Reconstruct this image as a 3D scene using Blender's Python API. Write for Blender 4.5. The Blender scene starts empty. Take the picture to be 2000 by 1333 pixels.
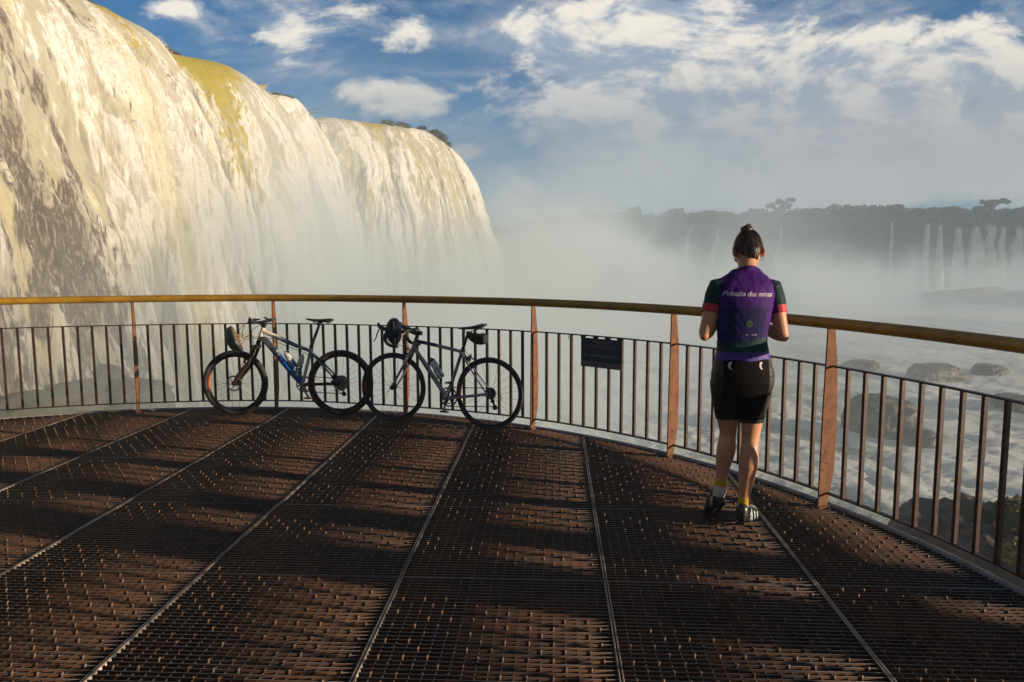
import bpy, bmesh, math, random
import numpy as np
from mathutils import Vector, Matrix
from mathutils.bvhtree import BVHTree
random.seed(7); RS = np.random.RandomState(7)
C = bpy.context.scene.collection
SC = bpy.context.scene
PI = math.pi

# ------------------------------------------------------------------ camera
H, PITCH, ROLL, FPX = 1.6, 0.112, 0.004, 1479.87
cam_d = bpy.data.cameras.new("camera"); cam = bpy.data.objects.new("camera", cam_d); C.objects.link(cam)
cam_d.sensor_width = 36; cam_d.lens = FPX / 2000 * 36; cam_d.clip_start = .05; cam_d.clip_end = 9000
_cr, _sr, _cp, _sp = math.cos(ROLL), math.sin(ROLL), math.cos(PITCH), math.sin(PITCH)
_up0 = Vector((0, _sp, _cp)); _ex = Vector((1, 0, 0))
_R = _ex * _cr - _up0 * _sr; _U = _ex * _sr + _up0 * _cr; _F = Vector((0, _cp, -_sp))
_m = Matrix((_R, _U, -_F)).transposed().to_4x4(); _m.translation = (0, 0, H); cam.matrix_world = _m
SC.camera = cam

# ------------------------------------------------------------------ light
SUN_EL = math.radians(8.5)
SUN_DIR = Vector((.95 * math.cos(SUN_EL), -.31 * math.cos(SUN_EL), math.sin(SUN_EL))).normalized()
sun_d = bpy.data.lights.new("sun", 'SUN'); sun_d.energy = 5.0; sun_d.angle = math.radians(.5); sun_d.color = (1, .78, .56)
sun = bpy.data.objects.new("sun", sun_d); C.objects.link(sun)
sun.rotation_euler = SUN_DIR.to_track_quat('Z', 'Y').to_euler()
SC.view_settings.view_transform = 'Standard'; SC.view_settings.look = 'None'
SC.view_settings.exposure = 0.70; SC.view_settings.gamma = 1
SC.cycles.max_bounces = 6; SC.cycles.volume_bounces = 2; SC.cycles.transparent_max_bounces = 16
SC.cycles.volume_step_rate = 1.0; SC.cycles.volume_max_steps = 96
SC.cycles.sample_clamp_indirect = 4

def ray(u, v):
    X = (u - 1000) / FPX; U = -(v - 666.5) / FPX
    x = X * _cr + U * _sr; uu = -X * _sr + U * _cr
    return Vector((x, _cp + uu * _sp, -_sp + uu * _cp))
def at(u, v, Y):            # the point at forward distance Y seen at a place of the photograph
    d = ray(u, v); return Vector((0, 0, H)) + d * (Y / d.y)
def onz(u, v, z):
    d = ray(u, v); return Vector((0, 0, H)) + d * ((z - H) / d.z)

world = bpy.data.worlds.new("World"); SC.world = world; world.use_nodes = True
class NT:
    def __init__(s, t): s.t = t; t.nodes.clear()
    def n(s, typ, **k):
        o = s.t.nodes.new(typ)
        for a, b in k.items(): setattr(o, a, b)
        return o
    def put(s, sock, v):
        if hasattr(v, 'is_output'): s.t.links.new(v, sock)
        elif v is not None: sock.default_value = v
    def m(s, op, a, b=None, c=None, clamp=False):
        o = s.n('ShaderNodeMath', operation=op, use_clamp=clamp)
        for i, v in enumerate((a, b, c)):
            if v is not None: s.put(o.inputs[i], v)
        return o.outputs[0]
    def mix(s, f, a, b, mode='MIX'):
        o = s.n('ShaderNodeMix', data_type='RGBA', blend_type=mode)
        s.put(o.inputs[0], f)
        for i, v in ((6, a), (7, b)):
            s.put(o.inputs[i], v if hasattr(v, 'is_output') else (*v[:3], 1))
        return o.outputs[2]
    def noise(s, vec, scale, det=4, rough=.55, dist=0):
        o = s.n('ShaderNodeTexNoise'); s.put(o.inputs['Vector'], vec); o.inputs['Scale'].default_value = scale
        o.inputs['Detail'].default_value = det; o.inputs['Roughness'].default_value = rough; o.inputs['Distortion'].default_value = dist
        return o.outputs['Fac']
    def ramp(s, f, a, b):
        o = s.n('ShaderNodeMapRange', interpolation_type='SMOOTHSTEP'); s.put(o.inputs[0], f)
        s.put(o.inputs[1], a); s.put(o.inputs[2], b); return o.outputs[0]
    def comb(s, x, y, z):
        o = s.n('ShaderNodeCombineXYZ')
        for i, v in enumerate((x, y, z)): s.put(o.inputs[i], v)
        return o.outputs[0]
    def sep(s, v):
        o = s.n('ShaderNodeSeparateXYZ'); s.put(o.inputs[0], v); return o.outputs

def build_world():
    w = NT(world.node_tree)
    sky = w.n('ShaderNodeTexSky', sky_type='NISHITA', sun_disc=False)
    sky.sun_elevation = SUN_EL; sky.sun_rotation = math.atan2(SUN_DIR.x, SUN_DIR.y)
    sky.air_density = 1.0; sky.dust_density = .4; sky.ozone_density = 3.0
    d = w.n('ShaderNodeTexCoord').outputs['Generated']
    x, y, z = w.sep(d)
    zz = w.m('ADD', w.m('MAXIMUM', z, 0.0), .16)
    cx = w.m('DIVIDE', x, zz); cy = w.m('DIVIDE', y, zz)
    cv = w.comb(cx, cy, 0.3)
    yy = w.m('MAXIMUM', y, .15)
    az = w.m('DIVIDE', x, yy); el = w.m('DIVIDE', z, yy)
    # broad cloud banks of this evening sky, as soft mounds over azimuth and elevation: u, v, su, sv, weight
    banks = [(770, 190, 95, 28, 1.0), (570, 68, 62, 34, .75), (700, 15, 130, 26, .3), (815, 70, 70, 42, .68), (1030, 55, 110, 45, .6), (1225, 45, 130, 62, .8),
             (1480, 80, 150, 90, .6), (1130, 150, 260, 50, .55), (1500, 200, 240, 80, .7), (1850, 170, 220, 80, .7),
             (1750, 300, 420, 110, .95), (1350, 330, 320, 90, .8), (1130, 300, 170, 90, .3), (330, 20, 55, 20, .72), (910, 295, 30, 14, .7),
             (560, 130, 60, 12, .25), (1900, 60, 120, 40, .4)]
    cov = 0.0
    for (u, v, su, sv, wt) in banks:
        r = ray(u, v); a0, e0 = r.x / r.y, r.z / r.y
        a = w.m('MULTIPLY', w.m('SUBTRACT', az, a0), FPX / su); e = w.m('MULTIPLY', w.m('SUBTRACT', el, e0), FPX / sv)
        q = w.m('ADD', w.m('MULTIPLY', a, a), w.m('MULTIPLY', e, e))
        g = w.m('MULTIPLY', w.m('EXPONENT', w.m('MULTIPLY', q, -.7)), wt)
        cov = g if cov == 0.0 else w.m('ADD', cov, g)
    back = w.ramp(y, .3, -.2)                      # the sky behind the viewer keeps scattered cloud too
    cov = w.m('ADD', cov, w.m('MULTIPLY', back, .45))
    cov = w.m('MINIMUM', cov, 1.1)
    sv_ = w.comb(w.m('MULTIPLY', az, 1.0), w.m('MULTIPLY', el, 1.9), 1.7)
    n1 = w.noise(sv_, 8.0, 10, .62, .35)
    n2 = w.noise(w.comb(az, w.m('MULTIPLY', el, 3.2), 4.1), 5.0, 7, .62, .6)     # streaky thin cloud
    dens = w.m('ADD', w.m('MULTIPLY', w.m('SUBTRACT', n1, .5), 2.9), w.m('SUBTRACT', w.m('MULTIPLY', cov, 1.15), .50))
    cloud = w.m('MULTIPLY', w.ramp(dens, -.14, .44), .97)
    wisp = w.m('MULTIPLY', w.ramp(w.m('ADD', n2, w.m('MULTIPLY', cov, .12)), .44, .76), .62)
    alpha = w.m('MAXIMUM', cloud, wisp)
    # relief: cloud density sampled again a little towards the sun (to the right and up)
    sv2 = w.comb(w.m('ADD', az, .035), w.m('MULTIPLY', w.m('ADD', el, .03), 1.9), 1.7)
    n1b = w.noise(sv2, 8.0, 10, .62, .35)
    lit = w.ramp(w.m('SUBTRACT', n1, n1b), -.12, .10)
    low = w.ramp(el, .20, .02)                       # towards the horizon the cloud turns to an even grey-mauve deck
    lit = w.m('MULTIPLY', lit, w.m('SUBTRACT', 1.0, w.m('MULTIPLY', low, .75)))
    dark = (.19, .24, .32); bright = (.60, .555, .49)
    ccol = w.mix(lit, dark, bright)
    ccol = w.mix(w.m('MULTIPLY', w.ramp(el, .30, .12), .80), ccol, (.115, .15, .205))
    warm = w.m('MULTIPLY', w.ramp(az, .05, .65), w.ramp(el, .32, .03))
    ccol = w.mix(w.m('MULTIPLY', warm, .7), ccol, (.33, .295, .275))
    k = 1.0
    skyc = w.mix(1.0, sky.outputs[0], (.10 * .022, .10 * .43, .10 * .70), 'MULTIPLY')
    hz = w.mix(w.m('MULTIPLY', w.ramp(el, .22, -.02), .75), skyc, (.055, .11, .19))
    tot = w.mix(alpha, hz, ccol)
    bg = w.n('ShaderNodeBackground'); dim = w.m('SUBTRACT', 1.0, w.m('MULTIPLY', w.m('MAXIMUM', w.ramp(z, .42, .75), back), .62))
    w.put(bg.inputs[0], w.mix(1.0, w.mix(1.0, tot, w.comb(dim, dim, dim), 'MULTIPLY'), (10, 10, 10), 'MULTIPLY')); bg.inputs[1].default_value = .1
    o = w.n('ShaderNodeOutputWorld'); w.put(o.inputs[0], bg.outputs[0])
build_world()

# ------------------------------------------------------------------ helpers
def _hash(ix, iy, iz, seed):
    h = (ix.astype(np.int64) * 374761393 + iy.astype(np.int64) * 668265263 + iz.astype(np.int64) * 2147483647 + seed * 1274126177) & 0xffffffff
    h = ((h ^ (h >> 13)) * 1274126177) & 0xffffffff
    h = ((h ^ (h >> 16)) * 2246822519) & 0xffffffff
    return ((h ^ (h >> 15)) & 0xffff) / 65535.0
def vn(p, seed=0):
    p = np.asarray(p, float); i = np.floor(p).astype(int); f = p - i; f = f * f * f * (f * (f * 6 - 15) + 10)
    r = 0
    for dx in (0, 1):
        for dy in (0, 1):
            for dz in (0, 1):
                w = (f[:, 0] if dx else 1 - f[:, 0]) * (f[:, 1] if dy else 1 - f[:, 1]) * (f[:, 2] if dz else 1 - f[:, 2])
                r = r + w * _hash(i[:, 0] + dx, i[:, 1] + dy, i[:, 2] + dz, seed)
    return r * 2 - 1
def fbm(p, o=4, seed=0, g=.5, billow=False):
    r = 0; a = 1; p = np.asarray(p, float).copy(); s = 0
    for k in range(o):
        v = vn(p, seed + k * 17); r = r + a * (np.abs(v) * 2 - 1 if billow else v); s += a
        a *= g; p = p * 2.03 + 13.7
    return r / s

def link(o, parent=None):
    C.objects.link(o)
    if parent is not None: o.parent = parent
    return o
def tag(o, label=None, cat=None, group=None, kind=None):
    if label: o['label'] = label
    if cat: o['category'] = cat
    if group: o['group'] = group
    if kind: o['kind'] = kind
    return o
def thing(name, label, cat, loc=(0, 0, 0), group=None, kind=None):
    o = bpy.data.objects.new(name, None); o.empty_display_size = .1; o.location = loc
    C.objects.link(o); return tag(o, label, cat, group, kind)
def rawmesh(name, V, F, mats, parent=None, smooth=False, mi=None, attrs=None):
    me = bpy.data.meshes.new(name)
    V = np.asarray(V, np.float32)
    if isinstance(F, np.ndarray):
        nf, k = F.shape
        me.vertices.add(len(V)); me.vertices.foreach_set('co', V.ravel())
        me.loops.add(nf * k); me.loops.foreach_set('vertex_index', F.astype(np.int32).ravel())
        me.polygons.add(nf); me.polygons.foreach_set('loop_start', np.arange(0, nf * k, k, dtype=np.int32))
        me.update(calc_edges=True)
    else:
        me.from_pydata([tuple(map(float, v)) for v in V], [], F)
    for m in (mats if isinstance(mats, (list, tuple)) else [mats]): me.materials.append(m)
    if mi is not None: me.polygons.foreach_set('material_index', np.asarray(mi, np.int32))
    if smooth: me.polygons.foreach_set('use_smooth', np.ones(len(me.polygons), bool))
    for k, a in (attrs or {}).items():
        at_ = me.attributes.new(k, 'FLOAT', 'POINT'); at_.data.foreach_set('value', np.asarray(a, np.float32))
    me.update()
    o = bpy.data.objects.new(name, me); link(o, parent); return o
def recenter(o):
    "put an object's origin at the middle of its base"
    me = o.data; n = len(me.vertices); co = np.empty(n * 3, np.float32); me.vertices.foreach_get('co', co); co = co.reshape(-1, 3)
    c = np.array([(co[:, 0].min() + co[:, 0].max()) / 2, (co[:, 1].min() + co[:, 1].max()) / 2, co[:, 2].min()], np.float32)
    me.vertices.foreach_set('co', (co - c).ravel()); me.update(); o.location = Vector(c.tolist()); return o

class MB:
    def __init__(s): s.v = []; s.f = []; s.mi = []; s.c = 0; s.n = 0
    def add(s, vs, fs):
        b = s.n; s.v.extend(tuple(v) for v in vs); s.n += len(vs)
        for f in fs: s.f.append([b + i for i in f]); s.mi.append(s.c)
        return s
    def box(s, c, size, X=(1, 0, 0), Y=(0, 1, 0), Z=None, taper=1):
        X = Vector(X).normalized(); Y = Vector(Y).normalized(); Z = Vector(Z).normalized() if Z is not None else X.cross(Y)
        c = Vector(c); a, b, d = [q / 2 for q in size]; vs = []
        for k in (-1, 1):
            t = taper if k == 1 else 1
            for i, j in ((-1, -1), (1, -1), (1, 1), (-1, 1)): vs.append(c + X * a * i * t + Y * b * j * t + Z * d * k)
        return s.add(vs, [(3, 2, 1, 0), (4, 5, 6, 7), (0, 1, 5, 4), (1, 2, 6, 5), (2, 3, 7, 6), (3, 0, 4, 7)])
    def tube(s, pts, r, n=8, caps=True, closed=False, flat=1.0, up=None):
        pts = [Vector(p) for p in pts]; m = len(pts)
        if not hasattr(r, '__len__'): r = [r] * m
        vs = []; prev = None
        for i, p in enumerate(pts):
            if closed: t = pts[(i + 1) % m] - pts[i - 1]
            else: t = pts[min(i + 1, m - 1)] - pts[max(i - 1, 0)]
            if t.length < 1e-9: t = Vector((0, 0, 1))
            t.normalize()
            if up is not None: a = Vector(up) - t * t.dot(Vector(up))
            elif prev is None: a = Vector((0, 0, 1)) - t * t.z if abs(t.z) < .9 else Vector((1, 0, 0)) - t * t.x
            else: a = prev - t * t.dot(prev)
            a.normalize(); prev = a; b = t.cross(a)
            for k in range(n):
                w = 2 * PI * k / n; vs.append(p + a * math.cos(w) * r[i] + b * math.sin(w) * r[i] * flat)
        fs = []
        for i in range(m if closed else m - 1):
            j = (i + 1) % m
            for k in range(n): fs.append((i * n + k, i * n + (k + 1) % n, j * n + (k + 1) % n, j * n + k))
        if caps and not closed: fs.append(tuple(range(n - 1, -1, -1))); fs.append(tuple((m - 1) * n + k for k in range(n)))
        return s.add(vs, fs)
    def torus(s, c, ax, R, r, n=48, k=10, rz=None):
        c = Vector(c); ax = Vector(ax).normalized(); a = ax.orthogonal().normalized(); b = ax.cross(a); vs = []
        rz = rz or r
        for i in range(n):
            t = 2 * PI * i / n; e = a * math.cos(t) + b * math.sin(t)
            for j in range(k):
                w = 2 * PI * j / k; vs.append(c + e * (R + r * math.cos(w)) + ax * rz * math.sin(w))
        return s.add(vs, [(i * k + j, i * k + (j + 1) % k, ((i + 1) % n) * k + (j + 1) % k, ((i + 1) % n) * k + j) for i in range(n) for j in range(k)])
    def disc(s, c, ax, R, th, n=32, r0=0):
        c = Vector(c); ax = Vector(ax).normalized()
        if r0 <= 0: return s.tube([c - ax * th / 2, c + ax * th / 2], R, n)
        a = ax.orthogonal().normalized(); b = ax.cross(a); vs = []
        for i in range(n):
            t = 2 * PI * i / n; e = a * math.cos(t) + b * math.sin(t)
            vs += [c + e * r0 - ax * th / 2, c + e * R - ax * th / 2, c + e * R + ax * th / 2, c + e * r0 + ax * th / 2]
        return s.add(vs, [(i * 4 + j, i * 4 + (j + 1) % 4, ((i + 1) % n) * 4 + (j + 1) % 4, ((i + 1) % n) * 4 + j) for i in range(n) for j in range(4)])
    def loft(s, rings, n=20):
        "rings: (centre, X axis, Y axis, half width, half depth[, power])"
        vs = []
        for R_ in rings:
            c, X, Y, a, b = R_[:5]; pw = R_[5] if len(R_) > 5 else 2.0
            for k in range(n):
                w = 2 * PI * k / n; cx, cy = math.cos(w), math.sin(w)
                q = (abs(cx) ** pw + abs(cy) ** pw) ** (-1 / pw)
                vs.append(Vector(c) + Vector(X) * a * cx * q + Vector(Y) * b * cy * q)
        m = len(rings)
        fs = [(i * n + k, i * n + (k + 1) % n, (i + 1) * n + (k + 1) % n, (i + 1) * n + k) for i in range(m - 1) for k in range(n)]
        fs.append(tuple(range(n - 1, -1, -1))); fs.append(tuple((m - 1) * n + k for k in range(n)))
        return s.add(vs, fs)
    def ell(s, c, r, R=None, n=18, m=12):
        c = Vector(c); vs = []; fs = []
        for i in range(m + 1):
            p = PI * i / m
            for k in range(n):
                t = 2 * PI * k / n; v = Vector((math.sin(p) * math.cos(t) * r[0], math.sin(p) * math.sin(t) * r[1], math.cos(p) * r[2]))
                vs.append(c + (R @ v if R is not None else v))
        for i in range(m):
            for k in range(n): fs.append((i * n + k, (i + 1) * n + k, (i + 1) * n + (k + 1) % n, i * n + (k + 1) % n))
        return s.add(vs, fs)
    def build(s, name, mats, parent=None, smooth=True):
        o = rawmesh(name, s.v, s.f, mats, parent, False, s.mi)
        me = o.data
        if smooth:
            me.polygons.foreach_set('use_smooth', np.ones(len(me.polygons), bool))
            me.set_sharp_from_angle(angle=math.radians(40))
        bm = bmesh.new(); bm.from_mesh(me); bmesh.ops.recalc_face_normals(bm, faces=bm.faces); bm.to_mesh(me); bm.free()
        return o

# ------------------------------------------------------------------ materials
def M(name, col, rough=.6, metal=0., col2=None, vs=6., lo=.35, hi=.65, bump=0., bs=None, spec=None, det=5, coord='Object', stretch=(1, 1, 1), extra=None):
    m = bpy.data.materials.new(name); m.use_nodes = True; w = NT(m.node_tree)
    b = w.n('ShaderNodeBsdfPrincipled'); o = w.n('ShaderNodeOutputMaterial'); w.put(o.inputs[0], b.outputs[0])
    tc = w.n('ShaderNodeTexCoord').outputs[coord]
    mp = w.n('ShaderNodeMapping'); w.put(mp.inputs[0], tc); mp.inputs['Scale'].default_value = stretch; v = mp.outputs[0]
    nz = w.noise(v, vs, det)
    base = (*col, 1)
    if col2 is not None: base = w.mix(w.ramp(nz, lo, hi), col, col2)
    if extra: base = extra(w, v, base)
    w.put(b.inputs['Base Color'], base)
    w.put(b.inputs['Roughness'], w.m('ADD', w.m('MULTIPLY', nz, .25), rough - .12, clamp=True)); b.inputs['Metallic'].default_value = metal
    if spec is not None: b.inputs['Specular IOR Level'].default_value = spec
    if bump:
        bn = w.n('ShaderNodeBump'); bn.inputs['Distance'].default_value = bump; bn.inputs['Strength'].default_value = .8
        w.put(bn.inputs['Height'], w.noise(v, bs or vs * 2, 6)); w.put(b.inputs['Normal'], bn.outputs[0])
    return m
rust = M('rusty steel', (.16, .055, .028), .75, .1, (.30, .11, .045), 14, .3, .7, .0008, 120)
def spots(w, v, base):
    return w.mix(w.ramp(w.noise(v, 30, 5), .60, .70), base, (.03, .016, .010))
rust_post = M('rusty post plate', (.105, .040, .016), .82, .0, (.195, .080, .030), 16, .3, .7, .0015, 120, extra=spots)
mustard = M('mustard paint', (.38, .215, .018), .42, 0, (.26, .14, .014), 5, .35, .7, .0004, 80, extra=lambda w, v, b: w.mix(w.ramp(w.noise(v, 34, 6, .7), .60, .70), b, (.05, .022, .010)))
baluster_m = M('old brown paint', (.022, .010, .008), .5, .1, (.060, .027, .014), 25, .35, .7, .0004, 150)
grate_m = M('weathered grating steel', (.040, .018, .008), .85, .0, (.088, .040, .017), 7, .3, .75, .0006, 160, spec=.25, extra=lambda w, v, b: w.mix(w.ramp(w.noise(v, 1.3, 4), .40, .72), b, (.022, .011, .007)))
grate_top = M('sky-lightened grating top edge', (.10, .095, .093), .45, .6, (.20, .185, .175), 9, .3, .7)  # bar tops paler than their faces: cool sky light put into the colour
knob_m = M('worn hook tip', (.12, .062, .032), .6, .1, (.24, .145, .08), 30, .3, .7)
seam_m = M('galvanised seam plate', (.20, .165, .13), .5, .5, (.33, .29, .25), 12, .3, .7)
edge_m = M('pale edge channel', (.34, .33, .31), .5, .3, (.24, .22, .20), 6, .3, .7)
black_rub = M('black rubber', (.018, .018, .020), .7, 0, (.035, .032, .030), 40, bump=.0004, bs=300)
black_pl = M('black plastic', (.014, .014, .016), .4, 0)
black_mt = M('black painted alloy', (.022, .022, .026), .32, .3)
steel = M('bare alloy', (.48, .48, .47), .3, .9)
chain_m = M('oily chain steel', (.07, .06, .055), .45, .7)
white_p = M('pearl white frame paint', (.62, .56, .46), .3, 0)
blue_p = M('deep blue frame paint', (.012, .07, .30), .3, 0)
slate_p = M('slate blue grey paint', (.11, .15, .22), .3, .2)
silver_p = M('brushed silver frame', (.28, .28, .30), .32, .55)
brown_fk = M('dark bronze fork', (.055, .038, .030), .35, .4)
brass = M('brass', (.5, .32, .08), .35, .8)

# ------------------------------------------------------------------ deck
CX, CY, RP = -2.891, 2.566, 5.332
YAW = .056; E1 = Vector((math.cos(YAW), -math.sin(YAW), 0)); D1 = Vector((math.sin(YAW), math.cos(YAW), 0))
def LQ(p, q, z=0): return E1 * p + D1 * q + Vector((0, 0, z))
cp_ = Vector((CX, CY, 0)).dot(E1); cq_ = Vector((CX, CY, 0)).dot(D1)
RD = 5.36
deck = thing('deck', 'dark rusty steel grating floor of the round viewing platform', None, (0, 0, 0), kind='structure')
offs = [-.765 + 1.022 * k for k in range(-7, 4)]
rows = [3.61 + 1.08 * k for k in range(-4, 5)]
def ext(q):
    s = RD * RD - (q - cq_) ** 2
    return (cp_ - math.sqrt(s), cp_ + math.sqrt(s)) if s > 0 else None
def boxes(arr, topmat=True):
    "arr rows: p0,p1,q0,q1,z0,z1 in deck coordinates -> verts, faces, material index"
    a = np.asarray(arr, float); n = len(a)
    P = a[:, [0, 1, 1, 0, 0, 1, 1, 0]]; Q = a[:, [2, 2, 3, 3, 2, 2, 3, 3]]; Z = a[:, [4, 4, 4, 4, 5, 5, 5, 5]]
    V = np.stack([P * E1.x + Q * D1.x, P * E1.y + Q * D1.y, Z], -1).reshape(-1, 3)
    f = np.array([[4, 5, 6, 7], [0, 1, 5, 4], [1, 2, 6, 5], [2, 3, 7, 6], [3, 0, 4, 7], [3, 2, 1, 0]])
    F = (np.arange(n)[:, None, None] * 8 + f[None]).reshape(-1, 4)
    mi = np.tile(np.array([1, 0, 0, 0, 0, 0]), n)
    kn = np.repeat((a[:, 5] > .0038) & (a[:, 1] - a[:, 0] < .02) & (a[:, 3] - a[:, 2] < .02), 6); mi[kn] = 2
    return V, F, mi
PITCHQ = .0315
for ri in range(len(rows) - 1):
    q0, q1 = rows[ri] + .006, rows[ri + 1] - .006
    for k in range(len(offs)):
        a0 = offs[k] + .007; a1 = (offs[k + 1] if k + 1 < len(offs) else offs[k] + 1.022) - .007
        bars = []; nb = int((q1 - q0) / PITCHQ); near = q0 > 1.2
        jit = RS.uniform(-.002, .002)
        for i in range(nb + 1):
            q = q0 + (q1 - q0) * i / nb; ex = ext(q)
            if not ex: continue
            b0, b1 = max(a0, ex[0]), min(a1, ex[1])
            if b1 - b0 < .02: continue
            th = .0025 if 0 < i < nb else .003
            z1 = jit * .5 + RS.uniform(-.0006, .0006)
            bars.append((b0, b1, q - th, q + th, -.032, z1))
            if near and 0 < i < nb:
                for j in range(1, 20):
                    p = a0 + (a1 - a0) * j / 20
                    if (i % 2 == 0) and (((i // 2) + j) % 2 == 0) and b0 < p < b1 and RS.rand() > .10:
                        pj = p + RS.uniform(-.0015, .0015); hk = RS.uniform(.0022, .0058); bars.append((pj - .0030, pj + .0034, q - .0058, q + .0040, -.014, z1 + hk)); bars.append((pj - .0012, pj + .0052, q - .0040, q + .0026, -.002, z1 + hk + .0015))
        if not bars: continue
        for j in range(0, 21):                                      # cross rods, cut at the round edge
            p = a0 + (a1 - a0) * j / 20; s = RD * RD - (p - cp_) ** 2
            if s <= 0: continue
            h_ = math.sqrt(s); r0, r1 = max(q0, cq_ - h_), min(q1, cq_ + h_)
            if r1 - r0 > .02:
                t = .0026 if 0 < j < 20 else .003
                bars.append((p - t * .8, p + t * .8, r0 + .001, r1 - .001, -.014 if 0 < j < 20 else -.034, -.0060 if 0 < j < 20 else .0005))
        V, F, mi = boxes(bars)
        rawmesh('grating_panel', V, F, [grate_m, grate_top, knob_m], deck, False, mi)
for k in range(len(offs)):                                          # seam plates between the panel columns
    p = offs[k]; s = RD * RD - (p - cp_) ** 2
    if s <= 0: continue
    h_ = math.sqrt(s); arr = []
    qs = [cq_ - h_] + [r for r in rows if cq_ - h_ < r < cq_ + h_] + [cq_ + h_]
    for i in range(len(qs) - 1):
        j = RS.uniform(-.003, .003)
        if qs[i + 1] < -1: continue
        for sgn in (-1, 1): arr.append((p + j + sgn * .0065 - .0028, p + j + sgn * .0065 + .0028, max(qs[i], -1) + .003, qs[i + 1] - .003, -.045, .0035 + sgn * .0006))
    V, F, mi = boxes(arr); rawmesh('seam_strip', V, F, [seam_m, seam_m], deck, False, mi)
b = MB()                                                            # round edge channel
n = 220; ang = [-.85 + (3.6 + .85) * i / n for i in range(n + 1)]
for i in range(n):
    vs = []
    for a in (ang[i], ang[i + 1]):
        for r, z in ((RD + .001, -.06), (RD + .001, .004), (RD + .012, .012), (RD + .036, .012), (RD + .036, -.06)): vs.append((CX + r * math.cos(a), CY + r * math.sin(a), z))
    b.add(vs, [(j, 5 + j, 6 + j, j + 1) for j in range(4)])
b.build('edge_channel', edge_m, deck)
b = MB()                                                            # beams and column under the grating
for q in (-.2, 1.4, 3.0, 4.6, 6.2):
    e = ext(q); L_ = max(e[0] + .05, -7.6), e[1] - .05
    b.box(LQ((L_[0] + L_[1]) / 2, q, -.19), (L_[1] - L_[0], .12, .22), E1, D1)
b.box((CX, CY, -7.4), (1.1, 1.1, 14.2)); b.build('support_beam', rust, deck, False)

# ------------------------------------------------------------------ railing
gp = {0: (-3.895, 7.759), 1: (-2.487, 7.863), 2: (-1.079, 7.527), 3: (.187, 6.912), 4: (1.258, 5.919), 5: (1.974, 4.69)}
posts = []
for i in range(-2, 9):
    if i in gp: posts.append(Vector((*gp[i], 0)))
    else:
        a = 1.088 - (i - 2.5) * .271; posts.append(Vector((CX + RP * math.cos(a), CY + RP * math.sin(a), 0)))
def polar(p): return math.hypot(p.x - CX, p.y - CY), math.atan2(p.y - CY, p.x - CX)
pol = [polar(p) for p in posts]
def rail_pt(t, dr=0, z=0):
    i = min(max(int(math.floor(t)), 0), len(pol) - 2); f = t - i
    P = [pol[min(max(i + k, 0), len(pol) - 1)] for k in (-1, 0, 1, 2)]
    def cr(c): return .5 * ((2 * P[1][c]) + (-P[0][c] + P[2][c]) * f + (2 * P[0][c] - 5 * P[1][c] + 4 * P[2][c] - P[3][c]) * f * f + (-P[0][c] + 3 * P[1][c] - 3 * P[2][c] + P[3][c]) * f ** 3)
    r, a = cr(0) + dr, (1 - f) * P[1][1] + f * P[2][1]
    return Vector((CX + r * math.cos(a), CY + r * math.sin(a), z))
HR = 1.142
railing = thing('railing', 'curved railing with mustard handrail and rusty fin posts around the platform', 'railing', rail_pt(4.5))
def par(o):
    o.matrix_parent_inverse = railing.matrix_world.inverted() if False else Matrix.Translation(-railing.location); return o
NT_ = len(posts) - 1
ts = [i / 16 for i in range(NT_ * 16 + 1)]
par(MB().tube([rail_pt(t, .0, HR + .034) for t in ts], .036, 14, up=(0, 0, 1)).build('handrail', mustard, railing))
for t in (1.02, 4.02, 6.5):
    par(MB().tube([rail_pt(t + q * .012, .0, HR + .034) for q in (-1, 0, 1)], [.0372, .0385, .0372], 14, up=(0, 0, 1)).build('rail_joint', mustard, railing))
def flatbar(z, w, hgt, dr, nm):
    b = MB()
    P = [(rail_pt(t, dr - w / 2, z), rail_pt(t, dr + w / 2, z)) for t in ts]; vs = []
    for a, c in P: vs += [a - Vector((0, 0, hgt / 2)), c - Vector((0, 0, hgt / 2)), c + Vector((0, 0, hgt / 2)), a + Vector((0, 0, hgt / 2))]
    b.add(vs, [(i * 4 + j, i * 4 + (j + 1) % 4, i * 4 + 4 + (j + 1) % 4, i * 4 + 4 + j) for i in range(len(P) - 1) for j in range(4)] + [(3, 2, 1, 0), tuple(len(vs) - 4 + k for k in range(4))])
    return par(b.build(nm, baluster_m, railing, False))
flatbar(.905, .034, .009, .034, 'top_bar'); flatbar(.088, .034, .009, .034, 'bottom_bar')
for i, p in enumerate(posts):
    r, a = pol[i]; er = Vector((math.cos(a), math.sin(a), 0)); et = Vector((-er.y, er.x, 0))
    prof = [(-.035, -.03), (.03, -.03), (.04, .02), (.085, .22), (.092, .50), (.078, .90), (.045, HR + .004), (-.012, HR + .004), (-.026, .6)]
    b = MB(); vs = [p + er * (x + .0) + et * s + Vector((0, 0, z)) for s in (-.0055, .0055) for x, z in prof]
    m = len(prof); b.add(vs, [tuple(range(m - 1, -1, -1)), tuple(range(m, 2 * m))] + [(k, (k + 1) % m, m + (k + 1) % m, m + k) for k in range(m)])
    b.box(p + Vector((0, 0, .004)) + er * .0, (.09, .05, .010), er, et)
    par(b.build('post', rust_post, railing, False))
    if i < NT_:
        for k in range(1, 11):
            q = rail_pt(i + (k + .0) / 11, .034, 0); e = (q - Vector((CX, CY, 0))).normalized(); tt = Vector((-e.y, e.x, 0))
            bb = MB().box(q + Vector((0, 0, .4965)), (.023, .021, .808), e, tt)
            par(bb.build('baluster', baluster_m, railing, False))
exec_after = []

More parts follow.
